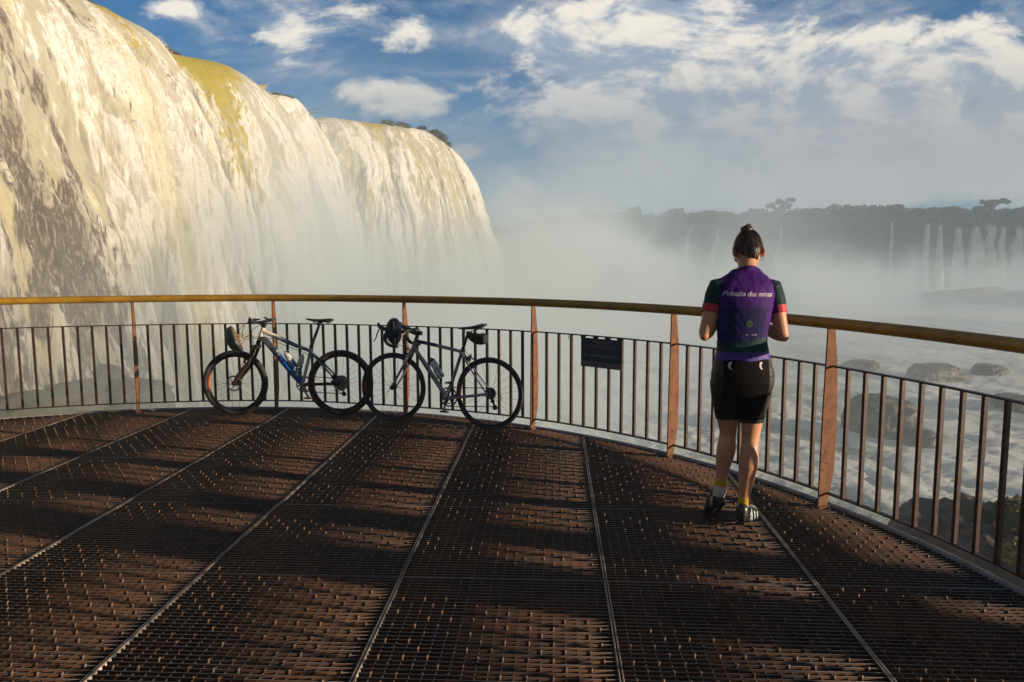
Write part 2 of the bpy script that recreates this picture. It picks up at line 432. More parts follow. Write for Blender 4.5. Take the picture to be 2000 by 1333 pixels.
# ------------------------------------------------------------------ lettering
def lettering(txt, size, shear=0., bold=0., extr=.0006, space=1.):
    cu = bpy.data.curves.new('lettering', 'FONT'); cu.body = txt; cu.size = size; cu.align_x = 'CENTER'; cu.align_y = 'CENTER'
    cu.shear = shear; cu.offset = bold; cu.extrude = extr; cu.space_character = space; cu.resolution_u = 3
    o = bpy.data.objects.new('lettering', cu); C.objects.link(o)
    me = bpy.data.meshes.new_from_object(o.evaluated_get(bpy.context.evaluated_depsgraph_get()))
    C.objects.unlink(o); bpy.data.objects.remove(o); return me
def place_text(me, name, mat_, parent, org, X, Y):
    X = Vector(X).normalized(); Y = (Vector(Y) - X * X.dot(Vector(Y))).normalized(); Z = X.cross(Y)
    for v in me.vertices: v.co = Vector(org) + X * v.co.x + Y * v.co.y + Z * v.co.z
    me.materials.clear(); me.materials.append(mat_); o = bpy.data.objects.new(name, me); return link(o, parent)

# ------------------------------------------------------------------ bicycles
def bike_root(name, label, gf, gr, lean, cat='bicycle'):
    F = Vector((*gf, 0)); s = (Vector((*gr, 0)) - F).normalized(); away = Vector((-s.y, s.x, 0)); up = Vector((0, 0, math.cos(lean))) + away * math.sin(lean)
    y = up.cross(s)
    o = thing(name, label, cat, F); o.rotation_mode = 'XYZ'
    m = Matrix((s, y, up)).transposed(); o.rotation_euler = m.to_euler(); bpy.context.view_layer.update(); return o
V3 = Vector
def make_wheel(root, cx, R, tr, rimd, nsp, tyre_m, rim_m, steer=0, disc=None, nm='wheel', nipple=False, shift=0):
    w = bpy.data.objects.new(nm, None); link(w, root); w.location = (cx, 0, R); w.rotation_euler = (0, 0, steer); w.empty_display_size = .05
    MB().torus((0, 0, 0), (0, 1, 0), R - tr, tr, 72, 12, tr * .95).build('tyre', tyre_m, w)
    b = MB(); b.torus((0, 0, 0), (0, 1, 0), R - 2 * tr - rimd / 2 + .004, rimd / 2, 72, 8, .011); b.build('rim', rim_m, w)
    b = MB().tube([(0, -.05, 0), (0, .05, 0)], .012, 14); b.disc((0, -.033, 0), (0, 1, 0), .024, .004, 18); b.disc((0, .033, 0), (0, 1, 0), .024, .004, 18)
    b.tube([(0, -.062, 0), (0, -.05, 0)], .008, 10); b.tube([(0, .062, 0), (0, .05, 0)], .008, 10); b.build('hub', black_mt, w)
    rr = R - 2 * tr - rimd + .006
    for i in range(nsp):
        a = 2 * PI * (i + .5) / nsp; sd = -1 if i % 2 else 1; off = (.95 if (i // 2) % 2 else -.95)
        p = (math.cos(a + off) * .022, sd * .033, math.sin(a + off) * .022); q = (math.cos(a) * rr, 0, math.sin(a) * rr)
        MB().tube([p, q], .0012, 5).build('spoke', spoke_m, w)
    if disc:
        b = MB(); b.disc((0, -.042, 0), (0, 1, 0), disc, .0022, 40, disc - .016)
        for i in range(6):
            a = i * PI / 3; b.tube([(math.cos(a) * .02, -.042, math.sin(a) * .02), (math.cos(a + .35) * (disc - .012), -.042, math.sin(a + .35) * (disc - .012))], .003, 6)
        b.disc((0, -.042, 0), (0, 1, 0), .026, .003, 20); b.build('brake_disc', steel_dk, w)
    return w
steel_dk = M('dulled steel', (.26, .24, .22), .4, .8)
spoke_m = M('dark spoke steel', (.10, .10, .10), .7, .2)
def saddle(root, f, r_, mat_):
    "side view from nose f to tail r_ (x, z)"
    b = MB(); n = 9; rings = []
    for i in range(n):
        t = i / (n - 1); x = f[0] + (r_[0] - f[0]) * t; z = f[1] + (r_[1] - f[1]) * t - .012 * math.sin(PI * t)
        w = .017 + .055 * max(0, (t - .35) / .65) ** 1.3; th = .010 + .012 * t
        rings.append(((x, 0, z - .004), (0, 1, 0), (0, 0, 1), w * (.6 if i in (0, n - 1) else 1), th * (.6 if i in (0, n - 1) else 1), 2.6))
    b.loft(rings, 18); b.build('saddle', mat_, root)
    b = MB()
    for y in (-.022, .022):
        b.tube([(f[0] + .05, y * .5, f[1] - .012), (f[0] + .09, y, f[1] - .045), (r_[0] - .08, y, r_[1] - .05), (r_[0] - .02, y * 1.3, r_[1] - .02)], .0035, 7)
    b.build('saddle_rail', steel_dk, root)
def crank(root, bb, ring, R, p1, p2, mats, nr=5):
    b = MB(); c = V3((bb[0], .045, bb[1])); b.disc(c, (0, 1, 0), R, .003, 48, R * .86)
    n = 40
    for i in range(n):
        a = 2 * PI * i / n; b.box(c + V3((math.cos(a) * (R + .002), 0, math.sin(a) * (R + .002))), (.006, .0025, .006), (math.cos(a), 0, math.sin(a)), (0, 1, 0))
    for i in range(nr):
        a = 2 * PI * i / nr + .3; b.tube([c, c + V3((math.cos(a) * R * .9, 0, math.sin(a) * R * .9))], .008, 6)
    if R > .08: b.disc(c - V3((0, .006, 0)), (0, 1, 0), R * .72, .002, 40, R * .62)
    cs = b.build('crankset', mats[0], root)
    b = MB(); B = V3((bb[0], 0, bb[1]))
    b.tube([B + V3((0, -.05, 0)), B + V3((0, .05, 0))], .017, 14)
    for sgn, p in ((-1, p1), (1, p2)):
        P = V3((p[0], sgn * .062, p[1])); b.tube([B + V3((0, sgn * .052, 0)), (B + V3((0, sgn * .054, 0)) + P) / 2, P], [.014, .011, .011], 10, flat=.6)
    b.build('crank_arm', mats[1], root)
    for sgn, p in ((-1, p1), (1, p2)):
        P = V3((p[0], sgn * .075, p[1])); b = MB().tube([P, P + V3((0, sgn * .055, 0))], .006, 8)
        b.box(P + V3((0, sgn * .03, 0)), (.075, .045, .014)); b.box(P + V3((0, sgn * .03, .006)), (.03, .04, .014)); b.build('pedal', mats[2], root)
def bottle(name, label, root, a, c, r, body, cap, cat='bottle', group=None, band=None):
    "a drink bottle from its mouth a to its foot c (points local to the bicycle), kept as a thing of its own"
    A = root.matrix_world @ V3(a); B = root.matrix_world @ V3(c); ax = (A - B); L = ax.length
    t = thing(name, label, cat, B, group); t.rotation_euler = ax.to_track_quat('Z', 'Y').to_euler()
    prof = [(0, .86), (.01, 1), (.38, 1), (.42, .86), (.48, .86), (.52, 1), (.70, 1), (.80, .82), (.84, .62)]
    b = MB(); b.loft([((0, 0, z * L), (1, 0, 0), (0, 1, 0), r * q, r * q) for z, q in prof], 20)
    if band:
        b.c = 1; b.tube([(0, 0, .06 * L), (0, 0, .36 * L)], r * 1.012, 20)
        b.build('bottle_body', [body, band], t)
    else: b.build('bottle_body', body, t)
    b = MB(); b.loft([((0, 0, z * L), (1, 0, 0), (0, 1, 0), r * q, r * q) for z, q in [(.82, .72), (.90, .72), (.93, .5), (.95, .28), (1.0, .25)]], 16); b.build('bottle_cap', cap, t)
    return t
def cage(root, a, c, r, mat_):
    A = V3(a); B = V3(c); ax = (A - B).normalized(); L = (A - B).length; s = ax.cross(V3((0, 1, 0))).normalized(); yv = V3((0, 1, 0)); b = MB()
    for h_ in (.02, L * .42):
        P = [B + ax * h_ + (s * math.cos(t) + yv * math.sin(t)) * (r + .003) for t in [k * PI / 8 for k in range(16)]]; b.tube(P, .0028, 6, closed=True)
    for t in (0.6, 2.2, 4.0, 5.4):
        e = (s * math.cos(t) + yv * math.sin(t)) * (r + .003); b.tube([B + ax * .0 + e * .4, B + ax * .01 + e, B + ax * L * .42 + e], .0028, 6)
    b.build('bottle_cage', mat_, root)
def helmet(name, label, root, c, axis, upv, size, m_shell, m_in, m_strap):
    "axis points from the back to the front rim, upv to the crown"
    P = root.matrix_world @ V3(c); R3 = root.matrix_world.to_3x3(); X = (R3 @ V3(axis)).normalized(); Z = (R3 @ V3(upv)); Z = (Z - X * X.dot(Z)).normalized(); Y = Z.cross(X)
    t = thing(name, label, 'helmet', P); t.rotation_euler = Matrix((X, Y, Z)).transposed().to_euler()
    L, W, Hh = size; nu, nv = 44, 26; vs = []; fs = []; mi = []
    def pt(u, v, k=1.0):       # u along the length, v across
        x = math.cos(u) * L * (1.04 if math.cos(u) < 0 else 1); w = math.sin(u)
        return V3((x * k, math.cos(v) * w * W * k, math.sin(v) * (w ** .8) * Hh * k - .1 * Hh * (1 - k)))
    inner = []
    for i in range(nu + 1):
        u = PI * i / nu
        for j in range(nv + 1):
            v = PI * j / nv; slot = 0.0
            band = abs(((j / nv) * 7) % 1 - .5)
            if 4 < i < nu - 3 and not (nu * .5 < i < nu * .56) and band < .26 and 2 < j < nv - 2: slot = .12
            vs.append(pt(u, v, 1 - slot))
    k = nv + 1
    for i in range(nu):
        for j in range(nv):
            fs.append((i * k + j, (i + 1) * k + j, (i + 1) * k + j + 1, i * k + j + 1))
            z = [(vs[q] - V3((0, 0, 0))).length for q in fs[-1]]
            u = PI * (i + .5) / nu; full = pt(u, PI * (j + .5) / nv).length; mi.append(1 if sum(z) / 4 < full * .94 else 0)
    b0 = len(vs)
    for i in range(nu + 1):
        u = PI * i / nu
        for j in range(nv + 1): vs.append(pt(u, PI * j / nv, .80))
    for i in range(nu):
        for j in range(nv): fs.append((b0 + i * k + j, b0 + i * k + j + 1, b0 + (i + 1) * k + j + 1, b0 + (i + 1) * k + j)); mi.append(1)
        for j in (0, nv): fs.append((i * k + j, b0 + i * k + j, b0 + (i + 1) * k + j, (i + 1) * k + j) if j == 0 else (i * k + j, (i + 1) * k + j, b0 + (i + 1) * k + j, b0 + i * k + j)); mi.append(0)
    rawmesh('shell', vs, fs, [m_shell, m_in], t, True, mi)
    b = MB()
    for s in (-1, 1):
        for x in (.45, -.35): b.tube([(L * x, s * W * .8, 0), (L * .1, s * W * .75, -Hh * .7), (L * .05, s * W * .1, -Hh * 1.15)], .005, 6, flat=.3)
    b.build('strap', m_strap, t); return t

# --- the near-left mountain bike
b1 = bike_root('mountain_bike', 'blue and cream mountain bike with disc brakes leaning on the railing', (-2.81, 7.555), (-1.74, 7.535), .062)
tyre1 = M('wide knobbly tyre', (.020, .018, .018), .75, 0, (.055, .045, .038), 30, .4, .8, .002, 200)
rim1 = M('black rim with orange decal', (.02, .02, .02), .35, .2, extra=lambda w, v, b: w.mix(w.m('MULTIPLY', w.ramp(w.sep(v)[0], -.245, -.262), w.ramp(w.noise(v, 14, 2), .35, .45)), b, (.55, .13, .02)))
make_wheel(b1, .010, .333, .027, .020, 24, tyre1, rim1, 0, .08)
make_wheel(b1, 1.078, .333, .027, .020, 24, tyre1, rim1, 0, .07)
def dt_white(w, v, base):      # cream at the head of the tube, deep blue from a third of the way down
    x, y, z = w.sep(v); return w.mix(w.ramp(w.m('ADD', x, w.m('MULTIPLY', z, -.9)), -.19, -.06), base, (.010, .065, .29))
def tt_white(w, v, base):
    x, y, z = w.sep(v); return w.mix(w.ramp(x, .44, .50), base, (.10, .14, .21))
m_dt = M('down tube paint', (.62, .56, .46), .28, 0, extra=dt_white); m_tt = M('top tube paint', (.62, .56, .46), .28, 0, extra=tt_white)
m_st = M('seat tube paint', (.50, .47, .42), .3, 0)
fr = MB()
fr.c = 0; fr.tube([(.306, 0, .893), (.262, 0, .768)], .023, 16); fr.tube([(.300, 0, .858), (.47, 0, .785), (.62, 0, .715), (.772, 0, .658)], [.021, .024, .021, .017], 14, flat=1.15)
fr.c = 1; fr.tube([(.278, 0, .805), (.34, 0, .745), (.60, 0, .42), (.688, 0, .322)], [.024, .031, .029, .027], 16)
fr.c = 2; fr.tube([(.788, 0, .700), (.692, 0, .315)], .0165, 14); fr.tube([(.692, -.036, .312), (.692, .036, .312)], .024, 16)
fr.c = 3
for y in (-1, 1):
    fr.tube([(.772, y * .018, .655), (.86, y * .036, .565), (.96, y * .05, .46), (1.062, y * .062, .345)], [.012, .010, .009, .008], 10)
fr.c = 4
for y in (-1, 1):
    fr.tube([(.705, y * .03, .312), (.80, y * .045, .318), (1.07, y * .064, .325)], [.014, .011, .009], 10, flat=.7)
    fr.box((1.07, y * .064, .335), (.03, .006, .05))
fr.box((1.02, -.052, .345), (.05, .02, .035)); fr.build('frame', [m_tt, m_dt, m_st, slate_p, black_mt], b1)
place_text(lettering('GIANT', .062, 0, .0012, .0008, 1.12), 'frame_lettering', M('navy lettering', (.008, .012, .045), .4), b1, (.447, -.0325, .612), (.625, 0, -.78), (.78, 0, .625))
b = MB()
for y in (-1, 1):
    b.tube([(.236, y * .062, .70), (.150, y * .062, .50)], .017, 14); b.tube([(.165, y * .062, .535), (.06, y * .062, .41), (.012, y * .062, .325)], [.023, .022, .016], 14)
b.tube([(.236, -.07, .702), (.236, .07, .702)], .022, 12); b.tube([(.262, 0, .775), (.236, 0, .70)], .022, 14); b.tube([(.130, -.07, .545), (.115, 0, .60), (.130, .07, .545)], .014, 10)
b.box((.055, -.05, .36), (.03, .02, .06)); b.build('fork', brown_fk, b1)
b = MB().tube([(.306, 0, .893), (.322, 0, .935)], .019, 14); b.tube([(.320, 0, .927), (.252, 0, .945)], [.017, .016], 12); b.build('stem', black_mt, b1)
b = MB(); bar = [(.30 - .0, -.33, .975), (.285, -.22, .962), (.255, -.06, .945), (.25, 0, .945), (.255, .06, .945), (.285, .22, .962), (.30, .33, .975)]
# the front end is turned a little, so the bar runs forward on the near side
bar = [V3((.25 + (p[0] - .25) * 1 + p[1] * .06, p[1] * .93, p[2])) for p in bar]
b.tube(bar, .014, 12); hb = b.build('handlebar', black_mt, b1)
for e, q in ((bar[0], bar[1]), (bar[-1], bar[-2])): MB().tube([e, e + (q - e) * .95], .0175, 12).build('grip', black_rub, hb)
for q, nx in ((bar[1], bar[0]), (bar[-2], bar[-1])):
    d = (nx - q).normalized(); b = MB().box(q + V3((-.02, 0, -.006)), (.045, .03, .03)); b.tube([q + V3((-.03, 0, -.01)), q + V3((-.075, 0, -.03)) + d * .03, q + V3((-.06, 0, -.05)) + d * .10], [.006, .006, .004], 8); b.tube([q + V3((-.01, 0, .01)), q + V3((-.04, 0, .035)) + d * -.03], .009, 8); b.build('brake_lever', black_pl, hb)
b = MB().box((.235, .0, .975), (.06, .045, .018)); b.box((.262, -.12, .962), (.03, .03, .03)); b.build('bike_computer', black_pl, hb)
b = MB()
for pts in ([(.17, -.16, .93), (.10, -.12, .86), (.16, -.05, .80), (.29, -.03, .80), (.42, -.028, .775)], [(.30, .15, .95), (.16, .10, .87), (.19, .04, .78), (.29, .03, .80)], [(.16, -.14, .92), (.13, -.10, .80), (.22, -.06, .74), (.11, -.075, .52), (.06, -.07, .37)],
            [(.40, -.024, .765), (.60, -.024, .685), (.76, -.024, .62), (.90, -.05, .50), (1.03, -.07, .40)], [(1.02, .06, .40), (1.10, .09, .36), (1.13, .09, .29), (1.08, .08, .25)]):
    P = [V3(p) for p in pts]; Q = []
    for i in range(len(P) - 1):
        for k in range(6):
            t = k / 6; p0, p1, p2, p3 = P[max(i - 1, 0)], P[i], P[i + 1], P[min(i + 2, len(P) - 1)]
            Q.append(.5 * ((2 * p1) + (p2 - p0) * t + (2 * p0 - 5 * p1 + 4 * p2 - p3) * t * t + (3 * p1 - p0 - 3 * p2 + p3) * t ** 3))
    MB().tube(Q + [P[-1]], .0028, 6).build('brake_cable', black_pl, b1)
b = MB().tube([(.788, 0, .700), (.872, 0, .925)], .0145, 14); b.tube([(.782, 0, .685), (.792, 0, .712)], .020, 14); b.tube([(.775, -.03, .71), (.815, -.03, .705)], .005, 6); b.box((.876, 0, .93), (.05, .04, .03)); b.build('seatpost', black_mt, b1)
saddle(b1, (.738, .982), (1.008, .972), M('black saddle cover', (.018, .017, .018), .35, 0))
crank(b1, (.692, .315), None, .078, (.772, .190), (.612, .440), (black_mt, steel_dk, M('yellow resin pedal', (.42, .27, .03), .5)), 4)
b = MB(); cs_, rs_ = V3((.692, .045, .315)), V3((1.078, .045, .333))
b.tube([cs_ + V3((.01, 0, .076)), rs_ + V3((.0, 0, .045))], .004, 6); b.tube([cs_ + V3((.02, 0, -.076)), V3((1.09, .045, .215))], .004, 6); b.build('chain', chain_m, b1)
b = MB()
for i, r in enumerate((.075, .066, .057, .048, .04)): b.disc((1.078, .022 + i * .006, .333), (0, 1, 0), r, .0022, 32)
b.build('cassette', steel_dk, b1)
b = MB().box((1.085, .06, .285), (.03, .02, .05), (.9, 0, -.4), (0, 1, 0)); b.tube([(1.08, .05, .29), (1.10, .05, .215)], .009, 8); b.tube([(1.10, .045, .215), (1.00, .045, .255)], .004, 6)
b.disc((1.10, .045, .215), (0, 1, 0), .024, .006, 20); b.disc((1.07, .045, .265), (0, 1, 0), .022, .006, 20); b.build('derailleur', black_mt, b1)
b = MB().box((1.03, -.06, .40), (.045, .025, .06), (.7, 0, -.7), (0, 1, 0)); b.build('brake_caliper', black_mt, b1)
b = MB().box((.062, -.058, .345), (.05, .025, .045), (.7, 0, .7), (0, 1, 0)); b.build('brake_caliper', black_mt, b1)
clear = M('milky clear bottle', (.55, .58, .58), .25, 0); bluel = M('blue water label', (.02, .13, .42), .35)
bottle('bottle', 'clear bottle with blue band in the sloping frame tube cage of the mountain bike', b1, (.512, -.0, .655), (.628, 0, .480), .032, clear, white_p, band=bluel)
bottle('bottle', 'clear upright bottle by the seat tube of the mountain bike', b1, (.698, -.0, .628), (.640, 0, .415), .031, clear, white_p, band=M('pale teal label', (.10, .25, .32), .4))
cage(b1, (.512, 0, .655), (.628, 0, .480), .032, black_pl); cage(b1, (.698, 0, .628), (.640, 0, .415), .031, black_pl)
helmet('helmet', 'black and green cycling helmet hanging from the left bar end of the mountain bike', b1, (.118, -.215, .790), (.38, .05, -.90), (-.88, -.15, -.40), (.135, .10, .105), M('black green shell', (.012, .020, .018), .3, 0, (.02, .16, .10), 9, .62, .70), M('cream helmet foam', (.16, .12, .07), .8), M('tan strap', (.30, .22, .12), .8))

# --- the road bike
b2 = bike_root('road_bike', 'silver road bike with drop bars and black saddle bag against the railing', (-1.145, 7.243), (-.212, 6.877), .062)
tyre2 = M('narrow road tyre', (.022, .022, .026), .6, 0, (.05, .045, .045), 20, .4, .8)
rimt = M('black road rim', (.025, .025, .028), .3, .3, extra=lambda w, v, b: w.mix(w.m('MULTIPLY', w.ramp(w.sep(v)[0], -.29, -.30), w.ramp(w.m('ABSOLUTE', w.sep(v)[2]), .05, .04)), b, (.45, .01, .03)))
make_wheel(b2, -.018, .337, .0145, .028, 20, tyre2, rimt, .10)
make_wheel(b2, .996, .337, .0145, .028, 22, tyre2, rimt, 0)
dkb = M('midnight blue paint', (.015, .035, .09), .28, .2)
fr = MB(); fr.c = 0
fr.tube([(.226, 0, .815), (.190, 0, .705)], .020, 16); fr.tube([(.200, 0, .735), (.30, 0, .61), (.556, 0, .275)], [.019, .022, .021], 16)
fr.tube([(.716, 0, .728), (.560, 0, .272)], .0165, 16); fr.tube([(.556, -.036, .272), (.556, .036, .272)], .022, 16)
for y in (-1, 1):
    fr.tube([(.714, y * .014, .705), (.80, y * .035, .58), (.988, y * .062, .345)], [.010, .008, .007], 10); fr.tube([(.57, y * .03, .27), (.70, y * .042, .285), (.985, y * .063, .332)], [.013, .0115, .009], 10)
    fr.box((.99, y * .063, .338), (.028, .006, .045))
fr.c = 1; fr.tube([(.222, 0, .795), (.34, 0, .778), (.45, 0, .760)], [.017, .017, .0172], 14)
fr.c = 0; fr.tube([(.45, 0, .760), (.712, 0, .712)], [.0172, .0155], 14); fr.tube([(.700, 0, .690), (.706, 0, .706)], .021, 14)
fr.build('frame', [silver_p, dkb], b2)
b = MB()
for i, (x, z) in enumerate([(.262, .655), (.290, .618), (.318, .582), (.349, .543), (.380, .500), (.412, .460)]):
    b.tube([(x - .010, -.0215, z + .018), (x + .004, -.0235, z - .004), (x + .018, -.0215, z - .018)], [.006, .010, .005], 6, flat=.25)
b.build('frame_lettering', M('smoky lettering', (.06, .07, .09), .4), b2)
b = MB()
fk = bpy.data.objects.new('front_end', None)
for y in (-1, 1): b.tube([(.190, y * .012, .690), (.165, y * .045, .66), (.12, y * .05, .56), (.02, y * .052, .39), (-.018, y * .052, .337)], [.014, .016, .013, .011, .009], 12, flat=.8)
b.tube([(.195, 0, .712), (.182, 0, .675)], .020, 14); b.build('fork', silver_p, b2)
b = MB().box((.150, 0, .655), (.03, .05, .05)); b.tube([(.14, -.04, .70), (.13, 0, .72), (.14, .04, .70)], .007, 8)
for y in (-1, 1): b.tube([(.14, y * .04, .70), (.125, y * .04, .64)], .008, 8)
b.build('brake_caliper', black_mt, b2)
b = MB().box((.775, 0, .650), (.03, .05, .04)); b.tube([(.79, -.035, .66), (.80, 0, .69), (.79, .035, .66)], .007, 8)
for y in (-1, 1): b.tube([(.79, y * .035, .66), (.82, y * .035, .64)], .007, 8)
b.build('brake_caliper', black_mt, b2)
b = MB().tube([(.228, 0, .818), (.243, 0, .866)], .018, 14); b.tube([(.240, 0, .858), (.150, 0, .888)], [.017, .016], 12); b.tube([(.236, 0, .872), (.244, 0, .885)], .012, 12); b.box((.268, 0, .872), (.035, .03, .04)); b.build('stem', black_mt, b2)
hb = MB()
for sgn in (-1, 1):
    P = [V3((.150, 0, .888)), V3((.150, sgn * .14, .890)), V3((.140, sgn * .195, .893)), V3((.085, sgn * .205, .893)), V3((.035, sgn * .206, .885)), V3((.010, sgn * .208, .850)), V3((.015, sgn * .212, .800)), V3((.050, sgn * .215, .765)), V3((.105, sgn * .216, .752)), V3((.150, sgn * .216, .752))]
    Q = []
    for i in range(len(P) - 1):
        for k in range(5):
            t = k / 5; p0, p1, p2, p3 = P[max(i - 1, 0)], P[i], P[i + 1], P[min(i + 2, len(P) - 1)]
            Q.append(.5 * ((2 * p1) + (p2 - p0) * t + (2 * p0 - 5 * p1 + 4 * p2 - p3) * t * t + (3 * p1 - p0 - 3 * p2 + p3) * t ** 3))
    hb.tube(Q + [P[-1]], .0165, 12)
hbo = hb.build('handlebar', black_rub, b2)
for sgn in (-1, 1):
    b = MB().tube([(.045, sgn * .206, .895), (-.02, sgn * .207, .915), (-.062, sgn * .207, .935), (-.068, sgn * .207, .965)], [.018, .020, .017, .011], 12); b.tube([(-.05, sgn * .207, .92), (-.075, sgn * .21, .87), (-.088, sgn * .214, .82), (-.112, sgn * .216, .785)], [.007, .007, .006, .004], 8, flat=.6); b.build('brake_lever', black_rub, hbo)
b = MB()
for pts in ([(.06, -.2, .885), (.02, -.13, .80), (.10, -.06, .745), (.25, -.03, .70)], [(.06, .2, .885), (.0, .1, .82), (.08, .04, .74), (.17, 0, .73)], [(.712, -.015, .72), (.75, -.02, .735), (.775, -.02, .70), (.785, -.01, .67)], [(1.01, .06, .33), (1.075, .08, .33), (1.09, .08, .28), (1.05, .07, .25)]):
    MB().tube(pts, .0026, 6).build('brake_cable', black_pl, b2)
b = MB().tube([(.716, 0, .728), (.775, 0, .905)], .0135, 14); b.tube([(.712, 0, .715), (.722, 0, .745)], .018, 14); b.build('seatpost', black_mt, b2)
saddle(b2, (.664, .935), (.944, .975), M('grey black saddle cover', (.03, .03, .036), .3))
crank(b2, (.556, .272), None, .092, (.634, .425), (.482, .118), (black_mt, silver_p, black_pl), 5)
b = MB(); cs_, rs_ = V3((.556, .045, .272)), V3((.996, .045, .337))
b.tube([cs_ + V3((.01, 0, .092)), rs_ + V3((0, 0, .045))], .004, 6); b.tube([cs_ + V3((.02, 0, -.09)), V3((1.03, .045, .215))], .004, 6); b.build('chain', chain_m, b2)
b = MB()
for i, r in enumerate((.056, .051, .046, .04, .034)): b.disc((.996, .022 + i * .006, .337), (0, 1, 0), r, .0022, 32)
b.build('cassette', black_mt, b2)
b = MB().box((1.0, .06, .295), (.03, .02, .05), (.9, 0, -.4), (0, 1, 0)); b.tube([(1.0, .05, .28), (1.035, .05, .205)], .011, 8); b.disc((1.035, .045, .205), (0, 1, 0), .025, .007, 20); b.disc((1.01, .045, .262), (0, 1, 0), .020, .007, 20); b.build('derailleur', black_mt, b2)
bottle('bottle', 'white squeeze bottle with dark cap in the cage of the road bike', b2, (.385, 0, .640), (.500, 0, .455), .035, M('white squeeze plastic', (.60, .60, .62), .4), M('dark blue cap', (.02, .03, .06), .4))
cage(b2, (.385, 0, .640), (.500, 0, .455), .035, black_mt)
helmet('helmet', 'dark blue cycling helmet hanging on the drop bars of the road bike', b2, (.085, -.15, .885), (.15, -.1, -.95), (-.35, -.93, .05), (.125, .092, .09), M('dark blue shell', (.010, .014, .035), .18, 0), M('near black foam', (.02, .018, .02), .8), M('amber strap', (.34, .20, .06), .7))
bag = MB(); t = thing('saddle_bag', 'small black saddle bag strapped under the saddle of the road bike', 'bag', b2.matrix_world @ V3((.86, 0, .79)))
t.rotation_euler = b2.rotation_euler
bag.loft([((x - .86, 0, z - .79), (0, 1, 0), (0, 0, 1), a, c, 3) for x, z, a, c in [(.775, .865, .018, .022), (.79, .86, .03, .036), (.84, .843, .04, .050), (.90, .835, .045, .052), (.945, .838, .042, .046), (.957, .840, .03, .032)]], 20)
bag.build('bag_body', M('black nylon', (.013, .014, .018), .75, bump=.0006, bs=300), t); MB().box((.06, 0, .098), (.02, .055, .012)).box((-.07, 0, .085), (.02, .05, .05)).build('strap', black_pl, t)

# ------------------------------------------------------------------ warning sign on the railing
pa = rail_pt(5.33, .027); pb = rail_pt(5.66, .027)
X = (pb - pa).normalized(); 
sg = thing('warning_sign', 'dark blue slippery floor warning sign hung inside the balusters', 'sign', ((pa + pb) / 2 + V3((0, 0, .632))))
Wd = .435; nrm = X.cross(V3((0, 0, 1)))
sg.rotation_euler = Matrix((X, V3((0, 0, 1)).cross(X), V3((0, 0, 1)))).transposed().to_euler()
sb = M('night blue sign face', (.014, .032, .058), .45, 0, (.020, .045, .07), 3); sf = M('sign footer', (.15, .12, .12), .5)
b = MB().box((0, 0, .1525), (Wd, .006, .203)); b.c = 1; b.box((0, -.0005, .026), (Wd, .007, .05)); b.build('sign_plate', [sb, sf], sg, False)
b = MB()
for x in (-.195, -.06, .065, .19): b.box((x, 0, .261), (.05, .010, .018))
b.build('sign_clip', black_pl, sg, False)
tx = M('faded orange lettering', (.22, .12, .075), .6); tx2 = M('faded white lettering', (.22, .22, .25), .6); tx3 = M('dark print', (.05, .05, .055), .6)
for s_, z, sz, m_ in (('ATENÇÃO!', .222, .037, tx), ('PISO ESCORREGADIO.', .183, .036, tx), ('Be careful! Slippery Floor.', .105, .035, tx2)):
    place_text(lettering(s_, sz, 0, .0004, .0005), 'sign_lettering', m_, sg, (0, -.0037, z), (1, 0, 0), (0, 0, 1))
b = MB(); b.box((-.085, -.0045, .026), (.018, .002, .018)); b.box((.02, -.0045, .026), (.018, .002, .018)); b.box((-.04, -.0045, .026), (.055, .002, .008)); b.box((.075, -.0045, .026), (.075, .002, .007)); b.build('sign_print', tx3, sg, False)
# a torn cable tie on the top bar beside the sign
MB_t = MB().box(rail_pt(5.255, .028, .886), (.006, .004, .05)); o = MB_t.build('cable_tie', black_pl, None, False); recenter(o)
tag(o, 'black cable tie tail hanging from the top bar left of the sign', 'cable tie')

